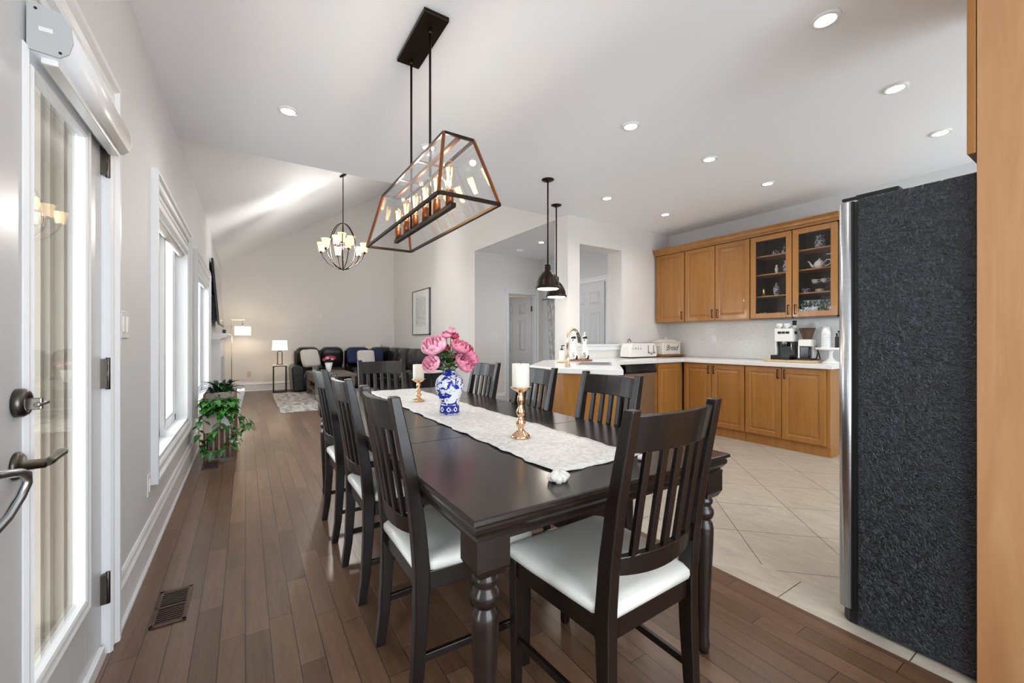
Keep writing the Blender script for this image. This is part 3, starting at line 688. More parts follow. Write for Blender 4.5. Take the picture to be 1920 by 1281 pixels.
# ------------------------------------------------------------------ dining table
TX0, TX1, TY0, TY1 = 0.457, 1.535, 0.872, 3.52
tb = thing('dining_table', 'long dark espresso dining table with turned legs and moulded edge', 'table', (1.0, 2.2, 0))
ep = [(0, 0.76), (0.004, 0.757), (0.005, 0.747), (-0.004, 0.743), (-0.006, 0.738), (-0.002, 0.733), (-0.004, 0.722), (-0.014, 0.708), (-0.02, 0.702), (-0.014, 0.697), (-0.014, 0.69), (-0.03, 0.69)]
rings = []
for o_, z in [(-0.2, 0.76)] + ep: rings.append([(TX0 - o_, TY0 - o_, z), (TX1 + o_, TY0 - o_, z), (TX1 + o_, TY1 + o_, z), (TX0 - o_, TY1 + o_, z)])
build('tabletop', MB().ring_loft(rings, smooth=False), M['espresso'], tb, world=True)
sm = MB()
for y in (1.66, 1.95, 2.44, 2.73): sm.box(TX0 + 0.002, TX1 - 0.002, y - 0.0012, y + 0.0012, 0.7595, 0.7606)
build('leaf_seam', sm, M['ink'], tb, world=True)
ap = MB()
for a in ((TX0 + 0.09, TX0 + 0.115, TY0 + 0.1, TY1 - 0.1), (TX1 - 0.115, TX1 - 0.09, TY0 + 0.1, TY1 - 0.1), (TX0 + 0.1, TX1 - 0.1, TY0 + 0.09, TY0 + 0.115), (TX0 + 0.1, TX1 - 0.1, TY1 - 0.115, TY1 - 0.09)): ap.box(*a, 0.645, 0.692)
build('apron', ap, M['espresso'], tb, world=True)
lp = [(0.012, 0.0), (0.02, 0.0), (0.024, 0.03), (0.02, 0.06), (0.021, 0.1), (0.027, 0.24), (0.034, 0.36), (0.0375, 0.44), (0.038, 0.475), (0.034, 0.495), (0.027, 0.505), (0.026, 0.51), (0.034, 0.515), (0.039, 0.53), (0.038, 0.545), (0.03, 0.555), (0.027, 0.562), (0.034, 0.572), (0.035, 0.582), (0.03, 0.59), (0.03, 0.6)]
for x in (TX0 + 0.062, TX1 - 0.062):
    for y in (TY0 + 0.062, TY1 - 0.062):
        mb = MB().lathe([(r * 0.95, z) for r, z in lp], (x, y, 0), 28)
        mb.hexa([(x - 0.036, y - 0.036, 0.597), (x + 0.036, y - 0.036, 0.597), (x + 0.036, y + 0.036, 0.597), (x - 0.036, y + 0.036, 0.597)], [(x - 0.047, y - 0.047, 0.62), (x + 0.047, y - 0.047, 0.62), (x + 0.047, y + 0.047, 0.62), (x - 0.047, y + 0.047, 0.62)])
        mb.box(x - 0.047, x + 0.047, y - 0.047, y + 0.047, 0.62, 0.695)
        build('leg', mb, M['espresso'], tb, world=True)
# runner
rings = []; n = 60; RX0, RX1 = 0.835, 1.232
top = []; 
for i in range(n + 1):
    y = 1.03 + (3.5 - 1.03) * i / n; w = 0.006 * math.sin(i * 1.3) + 0.004 * math.sin(i * 2.9)
    row = []
    for j in range(13):
        u = j / 12; x = RX0 + (RX1 - RX0) * u + w * (1 - 2 * u if u < 0.5 else (2 * u - 1)) * 1.0
        z = 0.7635 + 0.0016 * math.sin(i * 0.9 + j * 1.1) + (0.0015 if j in (0, 12) else 0)
        row.append((x, y + 0.005 * math.sin(j * 1.7) * (1 if i in (0, n) else 0), z))
    top.append(row)
mb = MB().ring_loft(top, smooth=True, cap=False, closed=False)
ru = build('table_runner', mb, M['runner'], solid=0.002); tag(ru, 'white leaf-patterned cloth runner down the dark dining table', 'table runner')
# crumpled napkin / shell-like white ornament by the runner
mb = MB()
for k in range(9):
    a = k * 0.7; mb.pillow((0.8 + 0.018 * math.cos(a), 0.981 + 0.014 * math.sin(a), 0.772 + 0.004 * (k % 3)), 0.036, 0.022, 0.022 + 0.004 * (k % 2), 6, Matrix.Rotation(a, 3, 'Z') @ Matrix.Rotation(0.5, 3, 'Y'), 2.2, 0.06)
nk = build('crumpled_tassel', mb, M['whitefab']); tag(nk, 'small crumpled white tassel at the runner corner on the table', 'tassel')
nk2 = build('crumpled_tassel', MB().pillow((1.2, 0.99, 0.7705), 0.06, 0.03, 0.016, 6, None, 2.2, 0.05), M['whitefab']); tag(nk2, 'flat white tassel at the runner end seen through the chair slats', 'tassel')
# candle holders
def holder(x, y, h, r, label, clabel):
    t = thing('candle_holder', label, 'candle holder', (x, y, 0.766), group='rose gold candle holders')
    pr = [(0.0, 0), (0.038, 0), (0.039, 0.004), (0.034, 0.012), (0.022, 0.022), (0.013, 0.034), (0.011, 0.042), (0.018, 0.052), (0.02, 0.066), (0.015, 0.082), (0.01, 0.09), (0.014, 0.096), (0.018, 0.106), (0.017, 0.118), (0.011, 0.13), (0.01, 0.145), (0.015, 0.16), (0.013, 0.178), (0.009, 0.19), (0.012, 0.196)]
    k = (h - 0.02) / 0.196
    build('stem', MB().lathe([(rr * 1.1, z * k) for rr, z in pr], n=24), M['gold'], t)
    build('cup', MB().lathe([(0.0, h - 0.022), (0.016, h - 0.02), (0.036, h - 0.008), (0.046, h), (0.047, h + 0.004), (0.043, h + 0.003), (0.03, h - 0.002), (0, h - 0.002)], n=28), M['gold'], t)
    c = thing('pillar_candle', clabel, 'candle', (x, y, 0.766 + h), group='ivory pillar candles')
    build('wax', MB().lathe([(0.0, 0), (0.0375, 0), (0.038, 0.004), (0.038, 0.1), (0.036, 0.104), (0.03, 0.101), (0.006, 0.096), (0, 0.096)], n=28), M['wax'], c)
    build('wick', MB().tube([(0, 0, 0.096), (0.001, 0, 0.104), (0.003, 0, 0.108)], 0.0012, 6), M['ink'], c)
holder(1.005, 1.49, 0.216, 0, 'tall rose gold candle holder nearer the big end chair', 'white pillar candle on the tall rose gold holder')
holder(1.008, 2.76, 0.148, 0, 'short rose gold candle holder beyond the blue vase', 'white pillar candle on the short holder beyond the vase')
build_leaf = MB().add([(1.035, 2.75, 0.83), (1.06, 2.74, 0.845), (1.075, 2.74, 0.83), (1.055, 2.75, 0.815)], [(0, 1, 2, 3)], True)
# blue and white vase
vs = thing('porcelain_vase', 'blue and white floral porcelain vase on the table runner', 'vase', (0.99, 2.2, 0.767))
build('body', MB().lathe([(0.0, 0.001), (0.056, 0.0), (0.058, 0.004), (0.056, 0.02), (0.052, 0.05), (0.057, 0.075), (0.071, 0.11), (0.081, 0.145), (0.082, 0.17), (0.075, 0.195), (0.058, 0.215), (0.04, 0.228), (0.034, 0.236), (0.034, 0.246), (0.029, 0.246), (0.029, 0.236), (0.0, 0.23)], n=40), M['bluewhite'], vs)
bd = build('base_band', MB().lathe([(0.0568, 0.004), (0.0587, 0.006), (0.0567, 0.02), (0.0527, 0.05), (0.0515, 0.05)], n=40, cap=False), M['blue'], vs)
for k in range(9):
    a = k * 2 * PI / 9; ca, sa = math.cos(a), math.sin(a); q = []
    for u, w in ((0, -0.016), (0.014, 0), (0, 0.016), (-0.014, 0), (0, -0.009), (0.008, 0), (0, 0.009), (-0.008, 0)):
        r = 0.0575; q.append((r * ca - u * sa, r * sa + u * ca, 0.028 + w))
    build('diamond', MB().add(q, [(0, 1, 5, 4), (1, 2, 6, 5), (2, 3, 7, 6), (3, 0, 4, 7)]), M['white'], bd)
build('rim', MB().torus((0, 0, 0.246), 0.0315, 0.003, 24, 6), M['blue'], vs)

def flower(x, y, z, r, m, tilt, lab, open_=0.6, name='peony', cat='flower', root=(0.99, 2.2, 0.98), leaf=True, group='pink peonies in the blue vase'):
    t = thing(name, lab, cat, root, group=group); rnd = random.Random(int(x * 9999 + z * 777))
    base = Vector((x, y, z)); up = (base - Vector(root)).normalized(); up = (up + Vector(tilt)).normalized()
    q = up.to_track_quat('Z', 'Y').to_matrix(); mb = MB()
    layers = [(5, 0.35, 0.95, 0.45), (6, 0.62, 0.98, 0.85), (7, 0.86, 0.9, 1.2), (7, 1.0, 0.72, 1.6)]
    for li, (cnt, rad, hh, w) in enumerate(layers):
        for k in range(cnt):
            a = 2 * PI * (k + 0.37 * li) / cnt + rnd.uniform(-0.15, 0.15); rows = []
            for i in range(6):
                v = i / 5; row = []
                for j in range(5):
                    uu = (j - 2) / 2
                    ang = a + uu * w * 0.5 * math.sin(PI * (0.15 + 0.72 * v))
                    prof_r = rad * r * math.sin(PI * (0.08 + 0.62 * v)) * (1 + 0.06 * math.cos(3 * uu + k) * v)
                    if open_ > 0.5 and li >= 2: prof_r *= 1 + 0.15 * v
                    zz = r * (-0.6 + 1.45 * v * hh) - 0.06 * r * abs(uu) * v + rnd.uniform(-0.02, 0.02) * r
                    row.append(base + q @ Vector((prof_r * math.cos(ang), prof_r * math.sin(ang), zz)))
                rows.append(row)
            mb.ring_loft(rows, smooth=True, cap=False, closed=False)
    build('bloom', mb, m, t, world=True, solid=0.0008)
    r0 = Vector(root); mid = (r0 + base) / 2 + Vector((0, 0, 0.012))
    build('stem', MB().tube([r0 - Vector((0, 0, 0.02)), r0 + (mid - r0) * 0.5 + Vector((0, 0, 0.01)), mid, base - up * r * 0.4], 0.0025, 6), M['stemg'], t, world=True)
    if leaf:
        lm = MB(); d = Vector((rnd.uniform(-1, 1), rnd.uniform(-1, 1), 0.25)).normalized()
        add_leaf(lm, mid, d, 0.085, 0.034, 0.3); build('leaf', lm, M['pothos'], t, world=True)
    return t
def add_leaf(mb, p, d, L_, wd, droop, heart=False, nseg=7):
    p = Vector(p); d = Vector(d).normalized(); s_ = d.cross(Vector((0, 0, 1)))
    if s_.length < 0.05: s_ = Vector((1, 0, 0))
    s_.normalize(); rows = []
    for i in range(nseg + 1):
        v = i / nseg; pos = p + d * L_ * v + Vector((0, 0, -droop * L_ * v * v))
        if heart: w = wd * (math.sin(PI * min(1, v * 0.92 + 0.08)) ** 0.6) * (1.25 - 0.75 * v)
        else: w = wd * math.sin(PI * (0.05 + 0.93 * v)) ** 0.8
        nrm = s_.cross(d)
        rows.append([pos - s_ * w + nrm * w * 0.25, pos, pos + s_ * w + nrm * w * 0.25])
    mb.ring_loft(rows, smooth=True, cap=False, closed=False)
P_ = [
    (0.891, 2.19, 1.15, 0.067, 'palepink', 'big pale pink peony, tallest on the window side of the vase'),
    (0.863, 2.16, 1.055, 0.048, 'palepink', 'pale pink peony hanging low beside the short candle'),
    (1.029, 2.15, 1.145, 0.050, 'pink', 'pink peony with a red centre below the topmost buds'),
    (1.046, 2.13, 1.055, 0.058, 'pink', 'pink peony resting against the vase neck'),
    (1.092, 2.2, 1.135, 0.046, 'deeppink', 'deep pink peony second from the outer kitchen side'),
    (1.115, 2.18, 1.085, 0.050, 'pink', 'outermost pink peony on the kitchen side of the vase'),
    (0.964, 2.24, 1.13, 0.043, 'deeppink', 'small magenta peony in the middle of the bouquet'),
    (0.926, 2.26, 1.16, 0.043, 'deeppink', 'red-pink peony tucked behind the biggest pale bloom'),
    (0.999, 2.2, 1.09, 0.026, 'palepink', 'little pale blossom above the vase mouth'),
    (0.969, 2.2, 1.215, 0.029, 'pink', 'small pink bud under the tip of the bouquet'),
    (0.990, 2.18, 1.24, 0.024, 'palepink', 'topmost pink bud of the bouquet'),
    (1.016, 2.2, 1.21, 0.029, 'deeppink', 'deep pink bud beside the topmost bud'),
]
for x, y, z, r, m, lab in P_: flower(x, y, z, r, M[m], (0, -0.35, 0.1), lab)
mb = MB(); rnd = random.Random(3)
for k in range(26):
    a = rnd.uniform(0, 2 * PI); e = rnd.uniform(0.2, 1.3)
    d = Vector((math.cos(a) * math.cos(e), math.sin(a) * math.cos(e), math.sin(e)))
    add_leaf(mb, Vector((0.99, 2.2, 1.02)) + d * rnd.uniform(0.01, 0.1), d, 0.075, 0.022, 0.4)
lv = build('bouquet_greenery', mb, M['stemg']); tag(lv, 'green leaves filling the pink bouquet in the blue vase', 'greenery', kind='stuff')

# ------------------------------------------------------------------ linear lantern chandelier
lt = thing('linear_chandelier', 'bronze trapezoid lantern chandelier with glass panes over the dining table', 'chandelier', (0.78, 2.1, 1.78))
BX0, BX1, BY0, BY1, BZ = 0.64, 0.92, 1.525, 2.665, 1.772
UX0, UX1, UY0, UY1, UZ = 0.709, 0.851, 1.635, 2.555, 2.072
b4 = [(BX0, BY0, BZ), (BX1, BY0, BZ), (BX1, BY1, BZ), (BX0, BY1, BZ)]; t4 = [(UX0, UY0, UZ), (UX1, UY0, UZ), (UX1, UY1, UZ), (UX0, UY1, UZ)]
for i in range(4):
    j = (i + 1) % 4
    build('bottom_bar', MB().bar(b4[i], b4[j], 0.014, 0.014), M['bronze'], lt, 0.001, world=True)
    build('top_bar', MB().bar(t4[i], t4[j], 0.012, 0.012), M['bronze'], lt, 0.001, world=True)
    build('corner_bar', MB().bar(b4[i], t4[i], 0.013, 0.013), M['copper'], lt, 0.001, world=True)
    q = [Vector(b4[i]), Vector(b4[j]), Vector(t4[j]), Vector(t4[i])]; c = sum(q, Vector()) / 4
    nrm = (q[1] - q[0]).cross(q[3] - q[0]).normalized() * 0.0015
    build('glass_pane', MB().hexa([p + (c - p) * 0.01 - nrm for p in q], [p + (c - p) * 0.01 + nrm for p in q]), M['glass'], lt, world=True)
build('ridge_bar', MB().box(0.773, 0.787, UY0, UY1, UZ - 0.012, UZ + 0.004), M['copper'], lt, world=True)
for y in (1.97, 2.25):
    build('cross_bar', MB().bar((UX0, y, UZ), (UX1, y, UZ), 0.01, 0.008).ball((UX0 + 0.012, y, UZ + 0.006), 0.008, n=8, m=6).ball((UX1 - 0.012, y, UZ + 0.006), 0.008, n=8, m=6), M['copper'], lt, world=True)
    build('rod', MB().cyl((0.78, y, 1.80), (0.78, y, ZC - 0.02), 0.0062, n=12), M['bronze'], lt, world=True)
    build('knurl', MB().cyl((0.78, y, ZC - 0.045), (0.78, y, ZC - 0.018), 0.011, n=10), M['bronze'], lt, world=True)
build('canopy', MB().box(0.712, 0.84, 1.87, 2.295, ZC - 0.022, ZC), M['bronze'], lt, 0.003, world=True)
build('socket_bar', MB().box(0.768, 0.792, 1.69, 2.53, 1.782, 1.802), M['bronze'], lt, 0.001, world=True)
for k in range(6):
    y = 1.735 + k * 0.15
    so = build('socket', MB().cyl((0.78, y, 1.802), (0.78, y, 1.868), 0.0185, n=18), M['copper'], lt, world=True)
    bu = build('bulb', MB().lathe([(0.012, 1.866), (0.015, 1.88), (0.024, 1.91), (0.0285, 1.94), (0.029, 1.965), (0.025, 1.985), (0.014, 1.998), (0.001, 2.001)], (0.78, y, 0), 20), M['bulbglass'], lt, world=True)
    fl = MB()
    for j in range(5):
        a = 2 * PI * j / 5; fl.tube([(0.78 + 0.006 * math.cos(a), y + 0.006 * math.sin(a), 1.888), (0.78 + 0.013 * math.cos(a + 0.4), y + 0.013 * math.sin(a + 0.4), 1.97)], 0.0013, 5)
    build('filament', fl, M['filament'], bu, world=True)

for y in (1.81, 2.11, 2.41):
    l = bpy.data.lights.new('lantern_bulb', 'POINT'); l.energy = 1.8; l.color = (1, 0.93, 0.82); l.shadow_soft_size = 0.012
    lo = bpy.data.objects.new('lantern_bulb', l); COL.objects.link(lo); lo.location = (0.78, y, 2.02)
# ------------------------------------------------------------------ pendants over the peninsula
def pendant(x, y, zb, k, lab):
    t = thing('pendant_lamp', lab, 'pendant light', (x, y, zb), group='bronze bell pendants over the peninsula')
    sh = [(0.118, 0.0), (0.122, 0.004), (0.122, 0.016), (0.114, 0.02), (0.112, 0.03), (0.104, 0.07), (0.086, 0.115), (0.058, 0.155), (0.034, 0.175), (0.03, 0.18), (0.03, 0.235), (0.02, 0.24), (0.0, 0.242)]
    build('shade', MB().lathe([(r * k, z) for r, z in sh], n=36, cap=False), M['bronze'], t, solid=0.002)
    build('diffuser', MB().lathe([(0, -0.002), (0.1, -0.004), (0.106, 0.002), (0, 0.006)], n=28), M['pendin'], t)
    build('rod', MB().cyl((0, 0, 0.24), (0, 0, ZC - zb - 0.01), 0.008, n=10), M['bronze'], t)
    build('canopy', MB().lathe([(0.0, -0.03), (0.01, -0.03), (0.014, -0.02), (0.05, -0.012), (0.062, -0.004), (0.062, 0), (0, 0)], (0, 0, ZC - zb), 28), M['bronze'], t)
    l = bpy.data.lights.new('pendant_bulb', 'POINT'); l.energy = 2; l.shadow_soft_size = 0.06; l.color = (1, 0.9, 0.75)
    lo = bpy.data.objects.new('pendant_bulb', l); COL.objects.link(lo); lo.location = (x, y, zb - 0.07)
pendant(2.508, 3.24, 1.69, 1.0, 'dark bronze bell pendant hanging closer to the dining table')
pendant(3.066, 3.8, 1.69, 1.0, 'dark bronze bell pendant partly hidden behind the other one')

# ------------------------------------------------------------------ recessed lights
def downlight(x, y, lab, z=ZC, power=10):
    t = thing('recessed_light', lab, 'recessed light', (x, y, z - 0.012), group='recessed ceiling lights')
    build('trim_ring', MB().lathe([(0.043, 0.004), (0.046, 0.0), (0.06, 0.002), (0.064, 0.012), (0.043, 0.012)], n=28, cap=False), M['white'], t)
    build('lens', MB().lathe([(0.0, 0.006), (0.043, 0.006), (0.043, 0.011), (0, 0.011)], n=24), M['led'], t)
    l = bpy.data.lights.new('downlight', 'SPOT'); l.energy = power; l.spot_size = 2.6; l.spot_blend = 0.9; l.shadow_soft_size = 0.04; l.color = (1, 0.98, 0.95)
    o = bpy.data.objects.new('downlight', l); COL.objects.link(o); o.location = (x, y, z - 0.03)
for x, y, lab in [
    (0.247, 3.229, 'recessed ceiling light between the lantern chandelier and the window wall'),
    (2.396, 0.875, 'recessed light in the ceiling over the fridge front, biggest of all'),
    (3.42, 0.877, 'recessed light second from the tall maple panel along the ceiling'),
    (4.445, 0.88, 'recessed light low above the fridge, close to the maple panel'),
    (2.388, 2.09, 'recessed light above and beside the bell pendants, first in its row'),
    (3.4, 2.1, 'recessed light in the middle of the kitchen ceiling'),
    (4.425, 2.11, 'recessed light above the glass-door wall cabinets'),
    (3.383, 3.3, 'recessed light above the pass-through opening'),
    (4.437, 3.33, 'recessed light above the first solid wall cabinet doors'),
    (4.023, 5.368, 'recessed light in the hallway ceiling behind the pendant rods'),
    (1.26, 3.22, 'recessed ceiling light hidden behind the lantern glass')]:
    downlight(x, y, lab, ZC, 13)
sd = thing('smoke_detector', 'round white smoke detector on the hallway ceiling', 'smoke detector', (4.059, 6.05, ZC - 0.035))
build('body', MB().lathe([(0, 0), (0.045, 0.002), (0.06, 0.014), (0.065, 0.035), (0, 0.035)], n=28), M['white'], sd)

# ------------------------------------------------------------------ kitchen wall cabinets
FX = 5.10
fr = lambda y1, z0, x=FX: (lambda a, b, d: (x + d, y1 - a, z0 + b))      # facing -x; a runs towards -y
RAISE = [(0, 0), (0.002, -0.002), (0.052, -0.002), (0.058, 0.006), (0.064, 0.006), (0.085, 0.0), (0.09, -0.001)]
def bar_pull(par, y, z0, z1, x, m=None):
    build('handle', MB().tube([(x, y, z0), (x - 0.022, y, z0), (x - 0.025, y, z0 + 0.004), (x - 0.025, y, z1 - 0.004), (x - 0.022, y, z1), (x, y, z1)], 0.0055, 8), m or M['bronze'], par, world=True)
G2 = 'maple wall cabinets'
def wall_cab(y0, y1, doors, lab, glass=False):
    t = thing('wall_cabinet', lab, 'cabinet', (5.27, (y0 + y1) / 2, 1.43), group=G2)
    if glass:
        bx = MB(); 
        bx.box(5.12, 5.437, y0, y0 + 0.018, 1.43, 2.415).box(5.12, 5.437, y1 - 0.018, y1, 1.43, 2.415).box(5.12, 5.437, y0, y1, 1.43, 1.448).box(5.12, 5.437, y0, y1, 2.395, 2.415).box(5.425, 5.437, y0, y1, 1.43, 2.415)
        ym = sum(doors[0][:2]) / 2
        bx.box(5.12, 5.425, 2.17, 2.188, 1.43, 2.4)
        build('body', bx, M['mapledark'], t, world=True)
        for z in (1.706, 1.962, 2.18): build('shelf', MB().box(5.155, 5.42, y0 + 0.02, 2.168, z - 0.014, z).box(5.155, 5.42, 2.19, y1 - 0.02, z - 0.014, z), M['maplelow'], t, world=True)
    else:
        build('body', MB().box(5.12, 5.437, y0, y1, 1.43, 2.415), M['maple'], t, world=True, bevel=0.001)
    for a, b, hs in doors:
        h = 0.965; w = b - a
        if glass:
            k = 0.058; mb = MB()
            for q in ((a, a + k, 1.44, 2.405), (b - k, b, 1.44, 2.405), (a + k, b - k, 1.44, 1.44 + k), (a + k, b - k, 2.405 - k, 2.405)): mb.box(FX, 5.12, *q)
            d = build('door', mb, M['maplelow'], t, world=True, bevel=0.003)
            build('glass', MB().box(5.108, 5.112, a + k, b - k, 1.44 + k, 2.405 - k), M['cabglass'], d, world=True)
        else:
            d = build('door', MB().loops(fr(b, 1.44), w, h, RAISE, back=0.019), M['maple'], t, world=True)
        bar_pull(d, b - 0.03 if hs > 0 else a + 0.03, 1.475, 1.575, FX)
    return t
# doors given as (y0, y1, side): handle on +y side when side>0
wall_cab(3.518, 3.99, [(3.522, 3.985, -1)], 'single-door maple wall cabinet in the kitchen corner')
wall_cab(2.635, 3.514, [(3.077, 3.508, -1), (2.64, 3.069, 1)], 'double-door solid maple wall cabinet beside the glass doors')
wall_cab(1.755, 2.631, [(2.183, 2.627, -1), (1.76, 2.174, 1)], 'glass-fronted maple wall cabinet displaying teapots and vases', True)
cr = [(5.437, 2.415), (5.095, 2.415), (5.09, 2.43), (5.075, 2.445), (5.068, 2.47), (5.055, 2.488), (5.05, 2.5), (5.437, 2.5)]
o = build('crown_moulding', MB().prism(cr, 'y', 1.74, 4.015), M['maple']); tag(o, 'maple crown moulding along the top of the wall cabinets', 'crown moulding')
struct('trim_4', MB().box(5.432, 5.44, 1.0, 4.02, 0.945, 1.43), M['backsplash'], 'pale arabesque tile backsplash', cat='backsplash')

# things in the glass cabinet
def pot(name, lab, cat, prof, x, y, z, m, n=24, g=None):
    o = build(name, MB().lathe(prof, (x, y, z + 0.0005), n), m); tag(o, lab, cat, g); return o
VASE = [(0.0, 0), (0.02, 0), (0.022, 0.01), (0.034, 0.045), (0.038, 0.075), (0.032, 0.105), (0.014, 0.13), (0.009, 0.145), (0.012, 0.155), (0.0, 0.155)]
JAR = [(0.0, 0), (0.022, 0), (0.036, 0.025), (0.038, 0.04), (0.024, 0.06), (0.012, 0.066), (0.014, 0.075), (0, 0.075)]
GOURD = [(0.0, 0), (0.024, 0), (0.034, 0.02), (0.034, 0.04), (0.018, 0.062), (0.012, 0.07), (0.016, 0.084), (0.012, 0.1), (0.007, 0.112), (0, 0.114)]
URN = [(0.0, 0), (0.03, 0), (0.045, 0.03), (0.052, 0.07), (0.048, 0.1), (0.03, 0.12), (0.032, 0.128), (0.045, 0.14), (0.03, 0.155), (0.008, 0.165), (0, 0.168)]
S3, S2, S1, S0 = 2.18, 1.962, 1.706, 1.448
pot('porcelain_jar', 'squat blue and white jar on the top shelf behind glass', 'jar', JAR, 5.28, 2.43, S3, M['delft'])
pot('porcelain_vase', 'gourd-shaped blue and white vase on the top cabinet shelf', 'vase', GOURD, 5.28, 2.33, S3, M['delft'])
pot('glass_figurine', 'slim clear figurine alone on the top cabinet shelf', 'figurine', [(0.0, 0), (0.012, 0), (0.006, 0.02), (0.005, 0.07), (0.01, 0.1), (0.005, 0.12), (0, 0.12)], 5.26, 2.53, S3, M['glass'])
pot('porcelain_jar', 'large dark blue jar on the second shelf beside the door frame', 'jar', URN, 5.28, 2.3, S2, M['delft'])
f2 = thing('figurine', 'small pale figurine with pink base on the second shelf', 'figurine', (5.26, 2.41, S2))
build('body', MB().lathe([(0, 0), (0.018, 0), (0.014, 0.03), (0.02, 0.06), (0.008, 0.085), (0.012, 0.1), (0, 0.112)], n=16), M['cream'], f2)
build('base', MB().lathe([(0, 0), (0.02, 0), (0.02, 0.012), (0, 0.012)], n=16), M['deeppink'], f2)
pot('cup', 'ribbed gold tumbler on the third shelf of the glass cabinet', 'cup', [(0, 0), (0.019, 0), (0.02, 0.1), (0, 0.102)], 5.24, 2.545, S1, M['brass'])
pot('porcelain_vase', 'tall blue and white bottle vase on the third cabinet shelf', 'vase', VASE, 5.28, 2.42, S1, M['delft'])
pot('cup', 'gold-rimmed tumbler on the bottom shelf of the glass cabinet', 'cup', [(0, 0), (0.024, 0), (0.027, 0.07), (0, 0.07)], 5.25, 2.38, S0, M['copper'])
pot('cup', 'dark glass tumbler on the bottom shelf beside the gold one', 'cup', [(0, 0), (0.024, 0), (0.027, 0.07), (0, 0.07)], 5.25, 2.29, S0, M['smoke'])
pot('cup', 'dark green tin on the bottom shelf corner of the glass cabinet', 'tin', [(0, 0), (0.036, 0), (0.036, 0.075), (0, 0.075)], 5.25, 2.56, S0, M['holly'])
pot('porcelain_jar', 'round lidded blue and white ginger jar on the topmost shelf', 'jar', URN, 5.28, 1.98, S3, M['delft'])
tp = thing('teapot', 'white porcelain teapot with long spout on the second shelf', 'teapot', (5.28, 1.985, S2))
build('body', MB().lathe([(0, 0.002), (0.032, 0), (0.034, 0.006), (0.05, 0.03), (0.054, 0.05), (0.046, 0.075), (0.03, 0.088), (0, 0.088)], n=28), M['white'], tp)
build('lid', MB().lathe([(0.03, 0.088), (0.022, 0.098), (0.006, 0.104), (0.009, 0.114), (0, 0.122)], n=20), M['white'], tp)
build('spout', MB().tube([(0, 0.045, 0.03), (0, 0.07, 0.042), (0, 0.085, 0.07), (0, 0.1, 0.095), (0, 0.112, 0.1)], [0.016, 0.013, 0.009, 0.007, 0.006], 10), M['white'], tp)
build('handle', MB().tube([(0, -0.046, 0.07), (0, -0.07, 0.095), (0, -0.1, 0.09), (0, -0.108, 0.06), (0, -0.085, 0.035), (0, -0.05, 0.03)], 0.006, 8), M['white'], tp)
def teacup(x, y, z, m, lab, tilt=0.0, s=1.0):
    t = thing('teacup', lab, 'cup', (x, y, z), group='teacups in the glass cabinet')
    build('bowl', MB().lathe([(0, 0.001), (0.016 * s, 0), (0.03 * s, 0.018 * s), (0.036 * s, 0.045 * s), (0.034 * s, 0.045 * s), (0.026 * s, 0.02 * s), (0, 0.008 * s)], n=20), m, t)
    build('handle', MB().torus((0, -0.04 * s, 0.026 * s), 0.014 * s, 0.0035 * s, 12, 6, 'x'), m, t)
    t.rotation_euler = (tilt, 0, 0)
stand = build('cup_rack', MB().tube([(5.26, 2.06, S1 + 0.001), (5.26, 2.06, S1 + 0.1), (5.26, 1.9, S1 + 0.1), (5.26, 1.9, S1 + 0.001)], 0.003, 6).tube([(5.32, 2.06, S1 + 0.001), (5.32, 2.06, S1 + 0.1), (5.32, 1.9, S1 + 0.1), (5.32, 1.9, S1 + 0.001)], 0.003, 6), M['greyink'])
tag(stand, 'thin wire cup rack on the third shelf of the glass cabinet', 'cup rack')
teacup(5.29, 2.03, S1 + 0.104, M['white'], 'white teacup on the wire rack nearer the cabinet middle')
teacup(5.29, 1.94, S1 + 0.104, M['cream'], 'cream teacup on the wire rack nearer the door frame')
teacup(5.26, 2.12, S1 + 0.012, M['delft'], 'blue patterned teacup standing on its saucer on the third shelf', 0, 0.95)
pot('saucer', 'white saucer under the blue patterned teacup', 'saucer', [(0, 0), (0.02, 0), (0.045, 0.008), (0.044, 0.01), (0, 0.008)], 5.26, 2.12, S1, M['delft'])
mb = MB()
for k in range(5):
    o = build('saucer', MB().lathe([(0, 0), (0.03, 0), (0.05, 0.007), (0, 0.007)], (5.29, 1.98, S1 + 0.001 + k * 0.0075), 24), M['cream'])
    tag(o, ['lowest', 'second lowest', 'middle', 'second highest', 'topmost'][k] + ' cream saucer of the stack under the wire cup rack', 'saucer', 'stacked cream saucers')
o = build('holly_tray', MB().box(5.2, 5.215, 1.8, 2.155, S0 + 0.001, S0 + 0.175), M['holly'], bevel=0.003); tag(o, 'dark green holly-patterned serving tray on the bottom shelf', 'tray')

# ------------------------------------------------------------------ base cabinets
BFX = 4.90
def base_cab(y0, y1, doors, lab, end=False):
    t = thing('base_cabinet', lab, 'cabinet', (5.1, (y0 + y1) / 2, 0.001), group='maple base cabinets')
    build('body', MB().box(BFX + 0.02, 5.43, y0, y1, 0.1, 0.893), M['maplelow'], t, world=True, bevel=0.001)
    build('toe_kick', MB().box(BFX + 0.028, 5.3, y0, y1, 0.001, 0.1), M['maplelow'], t, world=True)
    for a, b, hs in doors:
        d = build('door', MB().loops(fr(b, 0.115, BFX), b - a, 0.765, RAISE, back=0.019), M['maplelow'], t, world=True)
        bar_pull(d, b - 0.03 if hs > 0 else a + 0.03, 0.77, 0.86, BFX)
    return t
base_cab(2.592, 3.4, [(3.003, 3.385, -1), (2.597, 2.995, 1)], 'double-door maple base cabinet in the kitchen corner')
base_cab(1.755, 2.588, [(2.2, 2.583, -1), (1.79, 2.192, 1)], 'double-door maple base cabinet under the coffee machines')
bc = thing('base_cabinet', 'narrow maple base cabinet between dishwasher and corner', 'cabinet', (4.6, 3.7, 0.001), group='maple base cabinets')
